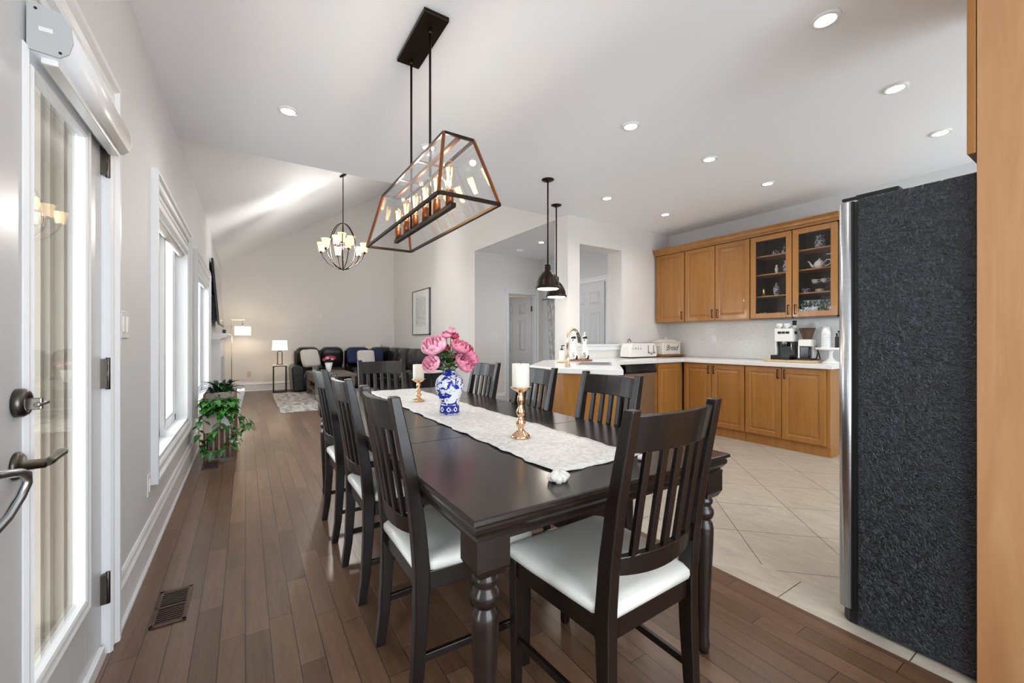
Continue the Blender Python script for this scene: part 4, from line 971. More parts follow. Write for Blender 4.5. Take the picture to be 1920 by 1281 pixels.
build('body', MB().box(4.35, 4.915, 3.42, 4.01, 0.1, 0.893), M['maplelow'], bc, world=True)
build('toe_kick', MB().box(4.35, 4.91, 3.45, 3.98, 0.001, 0.1), M['maplelow'], bc, world=True)
build('door', MB().loops(lambda a, b, d: (4.39 + a, 3.40 + d, 0.115 + b), 0.42, 0.765, RAISE, back=0.019), M['maplelow'], bc, world=True)
dw = thing('dishwasher', 'dishwasher with black control panel and steel front beside the peninsula', 'dishwasher', (4.05, 3.7, 0.001))
build('body', MB().box(3.78, 4.345, 3.43, 4.0, 0.02, 0.893), M['black'], dw, world=True)
build('door_panel', MB().box(3.785, 4.34, 3.40, 3.43, 0.11, 0.78), M['stainless'], dw, world=True, bevel=0.004)
build('control_panel', MB().prism([(3.39, 0.785), (3.38, 0.80), (3.40, 0.885), (3.43, 0.885), (3.43, 0.785)], 'x', 3.785, 4.34), M['gloss'], dw, world=True)
bt = MB()
for k in range(7): bt.box(3.98 + k * 0.035, 3.995 + k * 0.035, 3.379, 3.386, 0.822, 0.828)
build('buttons', bt, M['steel'], dw, world=True)
# worktop: right run + back run, and the 45 degree peninsula, one continuous slab
poly = [(5.438, 1.72), (4.865, 1.72), (4.865, 3.37), (3.62, 3.37), (2.62, 2.37), (2.31, 2.82), (2.31, 3.27), (3.03, 4.0), (5.438, 4.0)]
zt0, zt1 = 0.895, 0.941
wt = build('worktop', MB().prism(poly, 'z', zt0, zt1), M['counter'], bevel=0.004); tag(wt, 'white quartz worktop turning the corner into an angled peninsula', 'worktop')
pn = thing('peninsula_cabinet', 'angled maple peninsula cabinet facing the dining chairs', 'cabinet', (3.0, 3.3, 0.001))
pb = [(3.66, 3.45), (2.63, 2.43), (2.36, 2.83), (2.36, 3.2), (3.1, 3.95), (3.7, 3.95)]
build('body', MB().prism(pb, 'z', 0.001, 0.894), M['maplelow'], pn, world=True, bevel=0.003)
# sink, faucet
cx, cy = 3.02, 3.12
sk = thing('kitchen_sink', 'undermount steel sink set in the white peninsula top', 'sink', (cx, cy, 0.942), PI / 4)
ri = [[(x, y, z) for x, y in ((-a, -b), (a, -b), (a, b), (-a, b))] for a, b, z in ((0.27, 0.17, 0.0), (0.27, 0.17, 0.0035), (0.255, 0.155, 0.0035), (0.25, 0.15, 0.0008), (0.02, 0.02, 0.0006))]
build('rim', MB().ring_loft(ri[:4], smooth=False, cap=False), M['stainless'], sk)
build('basin', MB().ring_loft(ri[3:], smooth=False), M['greyink'], sk)
fx, fy = 2.63, 3.09
fc = thing('kitchen_faucet', 'tall brushed brass gooseneck faucet beside the sink', 'faucet', (2.50, 2.93, 0.942))
build('base', MB().lathe([(0, 0), (0.028, 0), (0.028, 0.008), (0.02, 0.02), (0.018, 0.1), (0, 0.1)], n=24), M['brass'], fc)
dx, dy = 0.78, -0.1
arc = [(0, 0, 0.09), (0, 0, 0.25)] + [(0.085 * (1 - math.cos(a)) * 1, 0.085 * (1 - math.cos(a)) * 0.25, 0.26 + 0.085 * math.sin(a)) for a in [PI * k / 10 for k in range(1, 9)]]
build('spout', MB().tube(arc, 0.0125, 12), M['brass'], fc)
e = arc[-1]; build('spray_head', MB().tube([e, (e[0] + 0.02, e[1] + 0.005, e[2] - 0.04), (e[0] + 0.032, e[1] + 0.008, e[2] - 0.09)], [0.014, 0.017, 0.014], 12), M['darksteel'], fc)
build('lever', MB().tube([(0.018, 0, 0.07), (0.045, 0, 0.075), (0.06, 0, 0.12)], 0.005, 8), M['brass'], fc)
# ornaments on the peninsula
bd2 = build('wooden_board', MB().lathe([(0, 0), (0.155, 0), (0.16, 0.006), (0.155, 0.014), (0, 0.014)], (3.33, 3.7, 0.942), 32), M['walnut']); tag(bd2, 'round walnut board under the two painted bottles', 'board')
def bottle(x, y, lab, m, s=1.0):
    t = thing('oil_bottle', lab, 'bottle', (x, y, 0.957), group='painted ceramic bottles on the walnut board')
    build('body', MB().lathe([(r * s, z * s) for r, z in [(0, 0.001), (0.042, 0), (0.046, 0.01), (0.046, 0.05), (0.04, 0.085), (0.026, 0.13), (0.02, 0.17), (0.028, 0.2), (0.03, 0.22), (0.02, 0.238), (0.01, 0.246), (0, 0.248)]], n=24), m, t)
    build('stopper', MB().lathe([(0, 0.246 * s), (0.008, 0.247 * s), (0.005, 0.26 * s), (0.011, 0.268 * s), (0.008, 0.28 * s), (0, 0.284 * s)], n=14), M['white'], t)
    a = math.atan2(-y, -x) + PI / 2
    R = Matrix.Translation((x - 0.047 * s * math.sin(-a + PI) * 0 + math.cos(a - PI / 2) * 0.047 * s, y + math.sin(a - PI / 2) * 0.047 * s, 0.957 + 0.045 * s)) @ Matrix.Rotation(a, 4, 'Z') @ Matrix.Rotation(PI / 2, 4, 'X')
    text('S', M['ink'], t, R, 0.06 * s)
bottle(3.24, 3.7, 'white cow-spotted bottle behind the faucet spout, nearer the dining side', M['cow'], 1.15)
bottle(3.42, 3.7, 'white cow-spotted bottle behind the spray head of the faucet', M['cow'], 1.15)
sp = thing('soap_bottle', 'clear soap bottle with black pump on a small tray', 'soap dispenser', (2.86, 3.45, 0.953))
build('body', MB().lathe([(0, 0), (0.03, 0), (0.032, 0.006), (0.032, 0.1), (0.025, 0.115), (0.014, 0.125), (0, 0.125)], n=20), M['cream'], sp)
build('pump', MB().lathe([(0, 0.125), (0.016, 0.125), (0.016, 0.14), (0.005, 0.142), (0.005, 0.17), (0, 0.17)], n=12).bar((-0.005, 0, 0.17), (0.035, 0, 0.172), 0.012, 0.01), M['black'], sp)
o = build('soap_tray', MB().lathe([(0, 0), (0.05, 0), (0.055, 0.008), (0.05, 0.0105), (0, 0.0105)], (2.86, 3.45, 0.942), 24), M['tray']); tag(o, 'small pale tray under the soap bottle', 'tray')
# toaster
to = thing('toaster', 'white retro two-slot toaster with chrome levers on the worktop', 'toaster', (4.57, 3.86, 0.942))
tw, td, th = 0.275, 0.09, 0.2
rp = [(-tw + 0.0, 0.012), (-tw - 0.005, 0.03), (-tw + 0.015, 0.15), (-tw + 0.04, 0.19), (-tw + 0.06, 0.2), (tw - 0.06, 0.2), (tw - 0.03, 0.185), (tw - 0.008, 0.14), (tw + 0.004, 0.03), (tw, 0.012)]
build('body', MB().prism(rp, 'y', -td, td), M['appliance'], to, 0.014, seg=4)
build('base', MB().box(-tw + 0.01, tw - 0.01, -td + 0.008, td - 0.008, 0.0, 0.013), M['gloss'], to, 0.002)
build('top_plate', MB().box(-tw + 0.07, tw - 0.07, -td + 0.025, td - 0.025, 0.199, 0.207), M['silver'], to, 0.002)
for x in (0.09, 0.2): build('lever', MB().box(x - 0.006, x + 0.006, -td - 0.003, -td + 0.002, 0.06, 0.17).ball((x, -td - 0.012, 0.07), 0.016, (1.2, 0.7, 0.7), 10, 7), M['steel'], to)
build('dial', MB().cyl((0.145, -td - 0.012, 0.055), (0.145, -td, 0.055), 0.014, n=16), M['silver'], to)
text('SMEG', M['greyink'], to, Matrix.Translation((4.57 - 0.135, 3.86 - td - 0.001, 0.942 + 0.125)) @ Matrix.Rotation(PI / 2, 4, 'X'), 0.042, space=2.2)
build('cord', MB().tube([(-0.08, td, 0.05), (-0.08, td + 0.03, 0.1), (-0.06, td + 0.05, 0.24), (-0.02, td + 0.06, 0.26), (0.02, td + 0.06, 0.22)], 0.005, 6), M['greyink'], to)
# bread box
bb = thing('bread_box', 'cream enamel lidded box lettered Bread, beside the toaster', 'bread box', (5.12, 3.82, 0.977))
build('body', MB().box(-0.2, 0.2, -0.09, 0.09, 0, 0.175), M['cream'], bb, 0.012, seg=3)
build('lid', MB().hexa([(-0.21, -0.1, 0.178), (0.21, -0.1, 0.178), (0.21, 0.1, 0.178), (-0.21, 0.1, 0.178)], [(-0.1, -0.05, 0.215), (0.1, -0.05, 0.215), (0.1, 0.05, 0.215), (-0.1, 0.05, 0.215)]).box(-0.212, 0.212, -0.102, 0.102, 0.172, 0.184), M['cream'], bb, 0.006)
build('lid_handle', MB().torus((0, 0, 0.215), 0.03, 0.005, 16, 8, 'y', PI), M['cream'], bb)
for s_ in (-1, 1): build('side_handle', MB().tube([(s_ * 0.2, -0.04, 0.13), (s_ * 0.232, -0.035, 0.13), (s_ * 0.232, 0.035, 0.13), (s_ * 0.2, 0.04, 0.13)], 0.006, 8), M['white'], bb)
text('Bread', M['ink'], bb, Matrix.Translation((5.12, 3.82 - 0.0915, 0.977 + 0.095)) @ Matrix.Rotation(PI / 2, 4, 'X'), 0.11, shear=0.35)
o = build('bread_board', MB().box(4.87, 5.37, 3.7, 3.93, 0.957, 0.976).box(4.88, 4.91, 3.71, 3.92, 0.942, 0.957).box(5.33, 5.36, 3.71, 3.92, 0.942, 0.957), M['walnut'], bevel=0.003); tag(o, 'low wooden stand under the cream bread box', 'board')
# coffee station
o = build('serving_board', MB().box(4.98, 5.3, 1.95, 2.42, 0.942, 0.966), M['tray'], bevel=0.004); tag(o, 'long pale wooden board under the coffee machines', 'board')
es = thing('espresso_machine', 'white espresso machine with black drip tray on the pale board', 'coffee machine', (5.17, 2.27, 0.967))
build('drip_tray', MB().box(-0.14, 0.1, -0.095, 0.1, 0, 0.05), M['gloss'], es, 0.004)
build('column', MB().box(0.0, 0.1, -0.09, 0.09, 0.05, 0.2), M['black'], es)
build('head', MB().box(-0.06, 0.1, -0.095, 0.095, 0.2, 0.35), M['appliance'], es, 0.006)
build('side_post', MB().box(-0.04, 0.1, 0.08, 0.095, 0.05, 0.2), M['appliance'], es, 0.003)
build('buttons', MB().box(-0.0635, -0.059, -0.06, -0.022, 0.29, 0.315).box(-0.0635, -0.059, -0.016, 0.016, 0.29, 0.315).box(-0.0635, -0.059, 0.022, 0.06, 0.29, 0.315), M['ink'], es)
build('side_switch', MB().box(-0.02, 0.04, -0.0985, -0.094, 0.285, 0.315), M['ink'], es, 0.008)
build('group_head', MB().cyl((-0.03, 0, 0.165), (-0.03, 0, 0.2), 0.032, n=20), M['steel'], es)
build('portafilter', MB().cyl((-0.03, 0, 0.15), (-0.03, 0, 0.168), 0.034, n=20).tube([(-0.05, -0.01, 0.16), (-0.15, -0.03, 0.15)], [0.009, 0.013], 10), M['black'], es)
build('steam_wand', MB().tube([(-0.03, -0.07, 0.2), (-0.05, -0.075, 0.17), (-0.055, -0.08, 0.09)], 0.005, 8), M['silver'], es)
for k, (x, y, m, lb) in enumerate([(-0.02, 0.055, 'cow', 'cow-spotted cup on top of the espresso machine, outer side'), (-0.01, -0.02, 'cow', 'cow-spotted cup in the middle on top of the espresso machine')]):
    pot('cup', lb, 'cup', [(0, 0), (0.022, 0), (0.034, 0.03), (0.036, 0.055), (0.033, 0.055), (0, 0.01)], 5.17 + x, 2.27 + y, 0.967 + 0.35, M[m])
tm = thing('tamper', 'black-topped tamper standing on the espresso machine', 'tamper', (5.2, 2.195, 1.318))
build('body', MB().lathe([(0, 0), (0.026, 0), (0.026, 0.03), (0.014, 0.036), (0, 0.036)], n=16), M['cream'], tm); build('knob', MB().cyl((0, 0, 0.036), (0, 0, 0.085), 0.02, n=14), M['black'], tm)
gr = thing('coffee_grinder', 'white coffee grinder with smoked bean hopper on the pale board', 'coffee grinder', (5.2, 2.07, 0.967))
build('body', MB().prism([(-0.075, 0.205), (-0.05, 0.225), (0.07, 0.225), (0.09, 0.0), (0.0, 0.0), (0.0, 0.15), (-0.075, 0.15)], 'y', -0.06, 0.06), M['appliance'], gr, 0.006)
build('base', MB().box(-0.085, 0.09, -0.065, 0.065, 0, 0.02), M['black'], gr, 0.004)
build('catch_bin', MB().box(-0.07, 0.0, -0.042, 0.042, 0.02, 0.145), M['gloss'], gr, 0.004)
build('side_panel', MB().box(-0.074, 0.0, 0.045, 0.06, 0.02, 0.15), M['appliance'], gr)
build('hopper', MB().lathe([(0.038, 0.225), (0.045, 0.24), (0.062, 0.3), (0.075, 0.34), (0.075, 0.35), (0, 0.352)], n=28), M['smoke'], gr)
build('hopper_rim', MB().torus((0, 0, 0.345), 0.075, 0.004, 28, 6), M['black'], gr)
cs = thing('cake_stand', 'white footed cake stand holding the paper cups', 'cake stand', (5.22, 1.86, 0.942))
build('foot', MB().lathe([(0, 0), (0.085, 0), (0.08, 0.008), (0.04, 0.03), (0.02, 0.06), (0.018, 0.1), (0.03, 0.135), (0, 0.135)], n=32), M['white'], cs)
build('plate', MB().lathe([(0, 0.135), (0.13, 0.14), (0.135, 0.15), (0.135, 0.165), (0.128, 0.165), (0.124, 0.155), (0, 0.155)], n=36), M['white'], cs)
for k in range(6):
    o = build('paper_cup', MB().lathe([(0, 0), (0.042 - 0.0, 0), (0.044, 0.003), (0.032, 0.09), (0, 0.09)], (5.2, 1.895, 1.098 + k * 0.028), 24), M['white'])
    tag(o, ['lowest white paper cup of the upside-down stack on the cake stand', 'second white paper cup from the bottom of the cake stand stack', 'third white paper cup from the bottom of the cake stand stack', 'third white paper cup from the top of the cake stand stack', 'second white paper cup from the top of the cake stand stack', 'topmost white paper cup of the upside-down stack on the cake stand'][k], 'cup', 'stacked white paper cups')
pr_ = thing('french_press', 'black-handled glass press on the cake stand behind the paper cups', 'french press', (5.26, 1.80, 1.099))
build('beaker', MB().lathe([(0, 0), (0.035, 0), (0.035, 0.12), (0, 0.12)], n=24), M['smoke'], pr_)
build('handle', MB().box(-0.062, -0.045, -0.008, 0.008, 0.02, 0.16).box(-0.05, -0.03, -0.006, 0.006, 0.02, 0.035).box(-0.05, -0.03, -0.006, 0.006, 0.1, 0.115), M['black'], pr_, 0.003)
build('plunger', MB().cyl((0, 0, 0.12), (0, 0, 0.17), 0.003, n=8).ball((0, 0, 0.175), 0.012, n=10, m=7), M['black'], pr_)
o = build('power_cord', MB().tube([(5.28, 2.02, 0.97), (5.2, 1.98, 1.0), (5.16, 1.95, 1.05), (5.18, 1.97, 1.1), (5.24, 2.0, 1.12), (5.3, 2.0, 1.05), (5.25, 1.965, 0.975), (5.15, 1.95, 0.972)], 0.006, 8), M['black']); tag(o, 'black power cord looped between the grinder and the cake stand', 'cord')

# ------------------------------------------------------------------ fridge and tall panel
fg = thing('refrigerator', 'tall refrigerator with textured black side and steel door', 'refrigerator', (2.55, 0.3, 0.001))
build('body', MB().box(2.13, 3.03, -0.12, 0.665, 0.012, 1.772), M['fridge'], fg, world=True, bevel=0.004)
build('gasket', MB().box(2.138, 3.02, 0.665, 0.68, 0.06, 1.765), M['rubber'], fg, world=True)
build('gasket_strip', MB().box(2.134, 3.025, 0.6805, 0.688, 0.055, 1.768), M['black'], fg, world=True)
def fdoor(x0, x1, label=None):
    pr = [(x0, 0.688), (x0, 0.70), (x0 - 0.002, 0.712), (x0 + 0.006, 0.727), (x0 + 0.03, 0.738), ((x0 + x1) / 2, 0.746), (x1 - 0.03, 0.738), (x1 - 0.004, 0.725), (x1, 0.70), (x1, 0.688)]
    d = build('door', MB().prism(pr, 'z', 0.062, 1.768, True), M['stainless'], fg, world=True)
    return d
da = fdoor(2.13, 2.5); dB = fdoor(2.505, 3.03)
build('handle', MB().tube([(2.46, 0.742, 0.8), (2.46, 0.785, 0.82), (2.46, 0.79, 1.0), (2.46, 0.79, 1.4), (2.46, 0.785, 1.55), (2.46, 0.742, 1.57)], 0.012, 10), M['silver'], da, world=True)
build('handle', MB().tube([(2.55, 0.742, 0.8), (2.55, 0.785, 0.82), (2.55, 0.79, 1.0), (2.55, 0.79, 1.4), (2.55, 0.785, 1.55), (2.55, 0.742, 1.57)], 0.012, 10), M['silver'], dB, world=True)
build('foot_grille', MB().prism([(2.14, 0.665), (2.14, 0.695), (2.16, 0.72), (3.0, 0.72), (3.02, 0.695), (3.02, 0.665)], 'z', 0.002, 0.058), M['black'], fg, world=True, bevel=0.003)
build('hinge_cover', MB().box(2.14, 2.2, 0.54, 0.675, 1.772, 1.792).box(2.145, 2.165, 0.675, 0.725, 1.778, 1.79), M['black'], fg, world=True, bevel=0.003)
pl = thing('tall_panel', 'tall pale maple end panel beside the refrigerator', 'end panel', (2.11, -0.1, 0.001))
build('panel', MB().box(2.098, 2.122, -0.65, 0.328, 0.001, ZC - 0.003), M['maplepanel'], pl, world=True, bevel=0.001)
oc = thing('over_fridge_cabinet', 'maple cabinet mounted above the refrigerator', 'cabinet', (2.6, 0.1, 1.82))
build('body', MB().box(2.125, 3.03, -0.3, 0.326, 1.822, 2.74), M['maple'], oc, world=True)
build('door', MB().box(2.098, 2.56, 0.33, 0.352, 1.83, 2.735), M['maple'], oc, world=True, bevel=0.003)
build('door', MB().box(2.566, 3.03, 0.33, 0.352, 1.83, 2.735), M['maple'], oc, world=True, bevel=0.003)

# ------------------------------------------------------------------ wall plates, vents
def plate(axis, plane, d, a, z, w, h, lab, rock=1, m='plate', cat='light switch', name='light_switch'):
    c = (plane, a, z - h / 2) if axis == 'x' else (a, plane, z - h / 2)
    t = thing(name, lab, cat, c)
    def B(a0, a1, z0, z1, h0, h1):
        return MB().box(*sorted((plane + d * h0, plane + d * h1)), a0, a1, z0, z1) if axis == 'x' else MB().box(a0, a1, *sorted((plane + d * h0, plane + d * h1)), z0, z1)
    p = build('cover_plate', B(a - w / 2, a + w / 2, z - h / 2, z + h / 2, 0.0005, 0.006), M[m], t, world=True, bevel=0.002)
    for k in range(rock):
        cc = a + (k - (rock - 1) / 2) * w / max(rock, 1)
        build('rocker' if cat == 'light switch' else 'socket', B(cc - 0.016, cc + 0.016, z - 0.034, z + 0.034, 0.004, 0.0105), M['white' if m != 'almond' else 'almond'], t, world=True, bevel=0.002)
plate('x', -0.45, 1, 2.46, 1.256, 0.13, 0.118, 'double rocker light switch on the wall beside the garden door', 2)
plate('x', -0.45, 1, 3.0, 0.39, 0.075, 0.118, 'white outlet low on the wall under the garden-side window corner', 1, cat='outlet', name='wall_outlet')
plate('y', 11.3, -1, 1.57, 1.79, 0.09, 0.13, 'small white thermostat plate high on the living room end wall', 1)
plate('x', 3.43, -1, 6.81, 1.27, 0.09, 0.12, 'white switch plate on the wall behind the peonies', 1)
plate('y', 6.55, -1, 3.83, 1.27, 0.16, 0.12, 'triple white switch plate beside the hallway door casing', 3)
plate('x', 5.432, -1, 3.27, 1.2, 0.075, 0.12, 'white outlet on the tile backsplash', 1, cat='outlet', name='wall_outlet')
plate('y', 11.3, -1, 0.08, 0.4, 0.08, 0.13, 'almond outlet low on the living room end wall', 1, 'almond', 'outlet', 'wall_outlet')
def vent(x0, x1, y0, y1, lab):
    t = thing('floor_vent', lab, 'floor vent', ((x0 + x1) / 2, (y0 + y1) / 2, 0.0005))
    mb = MB(); k = 0.016
    for a in ((x0, x1, y0, y0 + k), (x0, x1, y1 - k, y1), (x0, x0 + k, y0, y1), (x1 - k, x1, y0, y1), (x0, x1, (y0 + y1) / 2 - 0.006, (y0 + y1) / 2 + 0.006)): mb.box(*a, 0.0008, 0.007)
    build('frame', mb, M['vent'], t, world=True, bevel=0.002)
    sl = MB(); n = 16
    for i in range(n):
        y = y0 + k + (y1 - y0 - 2 * k) * (i + 0.5) / n
        if abs(y - (y0 + y1) / 2) > 0.01: sl.box(x0 + k, x1 - k, y - 0.0032, y + 0.0032, 0.002, 0.005)
    build('louvres', sl, M['vent'], t, world=True)
    build('backing', MB().box(x0 + k, x1 - k, y0 + k, y1 - k, 0.0006, 0.0014), M['ventdark'], t, world=True)
vent(-0.335, -0.212, 2.228, 2.52, 'bronze louvred floor vent near the garden door')
vent(-0.34, -0.212, 4.71, 5.02, 'bronze floor vent at the foot of the plant stand')

# ------------------------------------------------------------------ plants
ps = thing('plant_stand', 'taupe planter box stand with brown slatted front below the window', 'plant stand', (-0.2, 5.2, 0.001))
fr_ = MB()
for x in (-0.335, -0.085):
    for y in (5.0, 5.4): fr_.box(x - 0.008, x + 0.008, y - 0.008, y + 0.008, 0.009, 0.66)
build('frame', fr_, M['walnut'], ps, world=True)
for k in range(5):
    x = -0.3 + k * 0.045; build('slat', MB().box(x, x + 0.03, 4.995, 5.005, 0.02, 0.34), M['slatw'], ps, world=True)
build('side_board', MB().box(-0.082, -0.072, 5.0, 5.4, 0.02, 0.4), M['slatw'], ps, world=True)
build('shelf', MB().box(-0.33, -0.09, 5.0, 5.4, 0.3, 0.315), M['slatw'], ps, world=True)
up_ = thing('planter_box', 'tapered taupe planter on top of the plant stand', 'planter', (-0.21, 5.2, 0.662))
build('box', MB().hexa([(-0.31, 5.06, 0.5), (-0.12, 5.06, 0.5), (-0.12, 5.36, 0.5), (-0.31, 5.36, 0.5)], [(-0.34, 5.03, 0.665), (-0.085, 5.03, 0.665), (-0.085, 5.39, 0.665), (-0.34, 5.39, 0.665)]), M['potgrey'], up_, world=True, bevel=0.006)
build('soil', MB().box(-0.32, -0.1, 5.05, 5.37, 0.66, 0.667), M['ventdark'], up_, world=True)
lp_ = thing('planter_box', 'white planter hanging lower on the front of the plant stand', 'planter', (-0.23, 4.92, 0.3))
build('box', MB().hexa([(-0.33, 4.86, 0.3), (-0.21, 4.86, 0.3), (-0.21, 4.985, 0.3), (-0.33, 4.985, 0.3)], [(-0.345, 4.85, 0.5), (-0.2, 4.85, 0.5), (-0.2, 4.985, 0.5), (-0.345, 4.985, 0.5)]), M['potgrey'], lp_, world=True, bevel=0.006)
build('inner_pot', MB().box(-0.2, -0.1, 4.87, 4.98, 0.33, 0.48), M['white'], lp_, world=True, bevel=0.006)
dr = thing('arching_plant', 'dark green plant with long arching leaves in the top planter', 'plant', (-0.21, 5.18, 0.667))
mb = MB(); rnd = random.Random(11)
for k in range(70):
    a = rnd.uniform(0, 2 * PI); e = rnd.uniform(0.3, 1.35); L_ = rnd.uniform(0.17, 0.27)
    if k % 8 == 0: L_ = 0.34; e = 0.9
    d = Vector((math.cos(a) * math.cos(e), math.sin(a) * math.cos(e), math.sin(e)))
    st = Vector((-0.21 + rnd.uniform(-0.07, 0.07), 5.15 + rnd.uniform(-0.1, 0.1), 0.66))
    if st.x + d.x * L_ < -0.43: d.x = abs(d.x) * 0.3
    add_leaf(mb, st, d, L_, 0.015 + 0.006 * rnd.random(), 0.5)
build('foliage', mb, M['green'], dr, world=True)
build('crown', MB().cyl((-0.21, 5.18, 0.667), (-0.21, 5.18, 0.72), 0.02, 0.012, 8), M['stemg'], dr, world=True)
po = thing('pothos_plant', 'bright green pothos trailing from the lower planter to the floor', 'plant', (-0.2, 4.9, 0.5))
mb = MB(); vn = []
rnd = random.Random(5)
for k in range(170):
    a = rnd.uniform(0, 2 * PI); 
    st = Vector((-0.21 + rnd.uniform(-0.13, 0.13), 4.9 + rnd.uniform(-0.07, 0.08), 0.5 + rnd.uniform(-0.02, 0.11)))
    d = Vector((math.cos(a) + 0.2, math.sin(a) - 0.6, rnd.uniform(-0.3, 0.5)))
    if st.x + d.x * 0.1 < -0.42: d.x = abs(d.x)
    add_leaf(mb, st, d, rnd.uniform(0.06, 0.1), 0.028, 0.45, True)
trails = [
    [(-0.3, 4.85, 0.5), (-0.36, 4.82, 0.42), (-0.37, 4.83, 0.28), (-0.36, 4.84, 0.12), (-0.3, 4.82, 0.07)],
    [(-0.12, 4.86, 0.5), (-0.05, 4.84, 0.4), (-0.04, 4.84, 0.3), (-0.1, 4.82, 0.2), (-0.13, 4.82, 0.12), (-0.23, 4.8, 0.06), (-0.32, 4.8, 0.07)],
    [(-0.1, 4.88, 0.48), (0.0, 4.86, 0.4), (0.03, 4.86, 0.32), (0.0, 4.86, 0.26)],
    [(-0.2, 4.82, 0.45), (-0.2, 4.8, 0.35), (-0.27, 4.8, 0.26), (-0.33, 4.81, 0.2)],
    [(-0.15, 4.82, 0.45), (-0.12, 4.8, 0.35), (-0.08, 4.8, 0.22), (-0.12, 4.8, 0.1)],
]
for T in trails:
    T = [(x, y + 0.05, max(z + 0.05 * (1 - z / 0.5), 0.13)) for x, y, z in T]; vn.append(T)
    for i in range(len(T) - 1):
        for f_ in (0.1, 0.45, 0.8):
            p = Vector(T[i]).lerp(Vector(T[i + 1]), f_); a = rnd.uniform(-PI, 0)
            d = Vector((math.cos(a), math.sin(a) * 0.7, rnd.uniform(-0.6, 0.1)))
            if p.x + d.x * 0.08 < -0.42: d.x = abs(d.x)
            add_leaf(mb, p, d, rnd.uniform(0.06, 0.09), 0.027, 0.5, True)
build('foliage', mb, M['pothos'], po, world=True)
for T in vn: build('vine', MB().tube(T, 0.0035, 6), M['stem'], po, world=True)
# small second planter behind
o = build('white_planter', MB().hexa([(-0.24, 5.75, 0.001), (-0.12, 5.75, 0.001), (-0.12, 5.95, 0.001), (-0.24, 5.95, 0.001)], [(-0.13, 5.72, 0.6), (-0.0, 5.72, 0.6), (-0.0, 5.98, 0.6), (-0.13, 5.98, 0.6)]), M['white'], bevel=0.01); tag(o, 'tall plain white planter standing behind the plant stand', 'planter')

# ------------------------------------------------------------------ living room
rg = build('area_rug', MB().box(0.48, 2.9, 7.6, 10.5, 0.001, 0.012), M['rugm'], bevel=0.003); tag(rg, 'faded grey and cream patterned area rug in the living room', 'rug')
# fireplace
fp = thing('fireplace_mantel', 'white fireplace mantel with curved shelf under the television', 'fireplace', (-0.35, 8.7, 0.001))
build('surround', MB().box(-0.445, -0.33, 7.9, 8.15, 0.001, 1.15).box(-0.445, -0.33, 9.3, 9.65, 0.001, 1.15).box(-0.445, -0.33, 8.15, 9.3, 0.9, 1.15), M['trim'], fp, world=True, bevel=0.004)
build('plinth', MB().box(-0.445, -0.31, 7.88, 8.17, 0.001, 0.18).box(-0.445, -0.31, 9.28, 9.67, 0.001, 0.18), M['trim'], fp, world=True, bevel=0.004)
build('firebox', MB().box(-0.44, -0.38, 8.15, 9.3, 0.002, 0.9), M['gloss'], fp, world=True)
sp_ = [(-0.447, 1.29), (-0.447, 1.19), (-0.33, 1.19), (-0.3, 1.21), (-0.26, 1.225), (-0.235, 1.25), (-0.225, 1.27), (-0.235, 1.29)]
build('mantel_shelf', MB().prism(sp_, 'y', 7.8, 9.75), M['trim'], fp, world=True, bevel=0.003)
build('frieze', MB().box(-0.445, -0.315, 7.88, 9.67, 1.15, 1.19), M['trim'], fp, world=True)
tv = thing('television', 'large flat television tilted forward on the wall above the mantel', 'television', (-0.39, 8.4, 1.42))
q0 = [(-0.35, 7.55, 1.42), (-0.35, 9.2, 1.42), (-0.43, 9.2, 2.4), (-0.43, 7.55, 2.4)]
nv = Vector((0.98, 0, 0.08)).normalized() * 0.028
build('panel', MB().hexa([Vector(p) for p in q0], [Vector(p) + nv for p in q0]), M['black'], tv, world=True, bevel=0.003)
c = sum((Vector(p) for p in q0), Vector()) / 4
build('screen', MB().hexa([c + (Vector(p) - c) * 0.975 + nv * 1.0 for p in q0], [c + (Vector(p) - c) * 0.975 + nv * 1.06 for p in q0]), M['screen'], tv, world=True)
build('mount', MB().box(-0.448, -0.4, 8.1, 8.7, 1.5, 1.9), M['black'], tv, world=True)
o = build('media_box', MB().box(-0.33, -0.28, 8.6, 8.72, 1.291, 1.36), M['black'], bevel=0.003); tag(o, 'small black box standing on the mantel shelf', 'media box')
# floor lamp
fl_ = thing('floor_lamp', 'slim floor lamp with drum shade hanging from a right-angle arm', 'floor lamp', (-0.25, 10.85, 0.001))
build('base', MB().lathe([(0, 0), (0.13, 0), (0.13, 0.015), (0, 0.02)], n=28), M['brass'], fl_)
build('pole', MB().cyl((0, 0, 0.015), (0, 0, 1.62), 0.008, n=10), M['brass'], fl_)
build('arm', MB().bar((-0.008, 0, 1.62), (0.24, 0, 1.62), 0.014, 0.014), M['brass'], fl_)
build('hook', MB().cyl((0.2, 0, 1.5), (0.2, 0, 1.615), 0.004, n=8).cyl((0.2, 0, 1.45), (0.2, 0, 1.53), 0.018, n=12), M['silver'], fl_)
build('shade', MB().lathe([(0.15, 1.285), (0.15, 1.475)], (0.2, 0, 0), 32, cap=False), M['shade'], fl_, solid=0.003)
def bulb_light(loc, e, col=(1, 0.85, 0.65), r=0.05):
    l = bpy.data.lights.new('lamp_bulb', 'POINT'); l.energy = e; l.color = col; l.shadow_soft_size = r
    o = bpy.data.objects.new('lamp_bulb', l); COL.objects.link(o); o.location = loc
bulb_light((-0.05, 10.85, 1.33), 3)
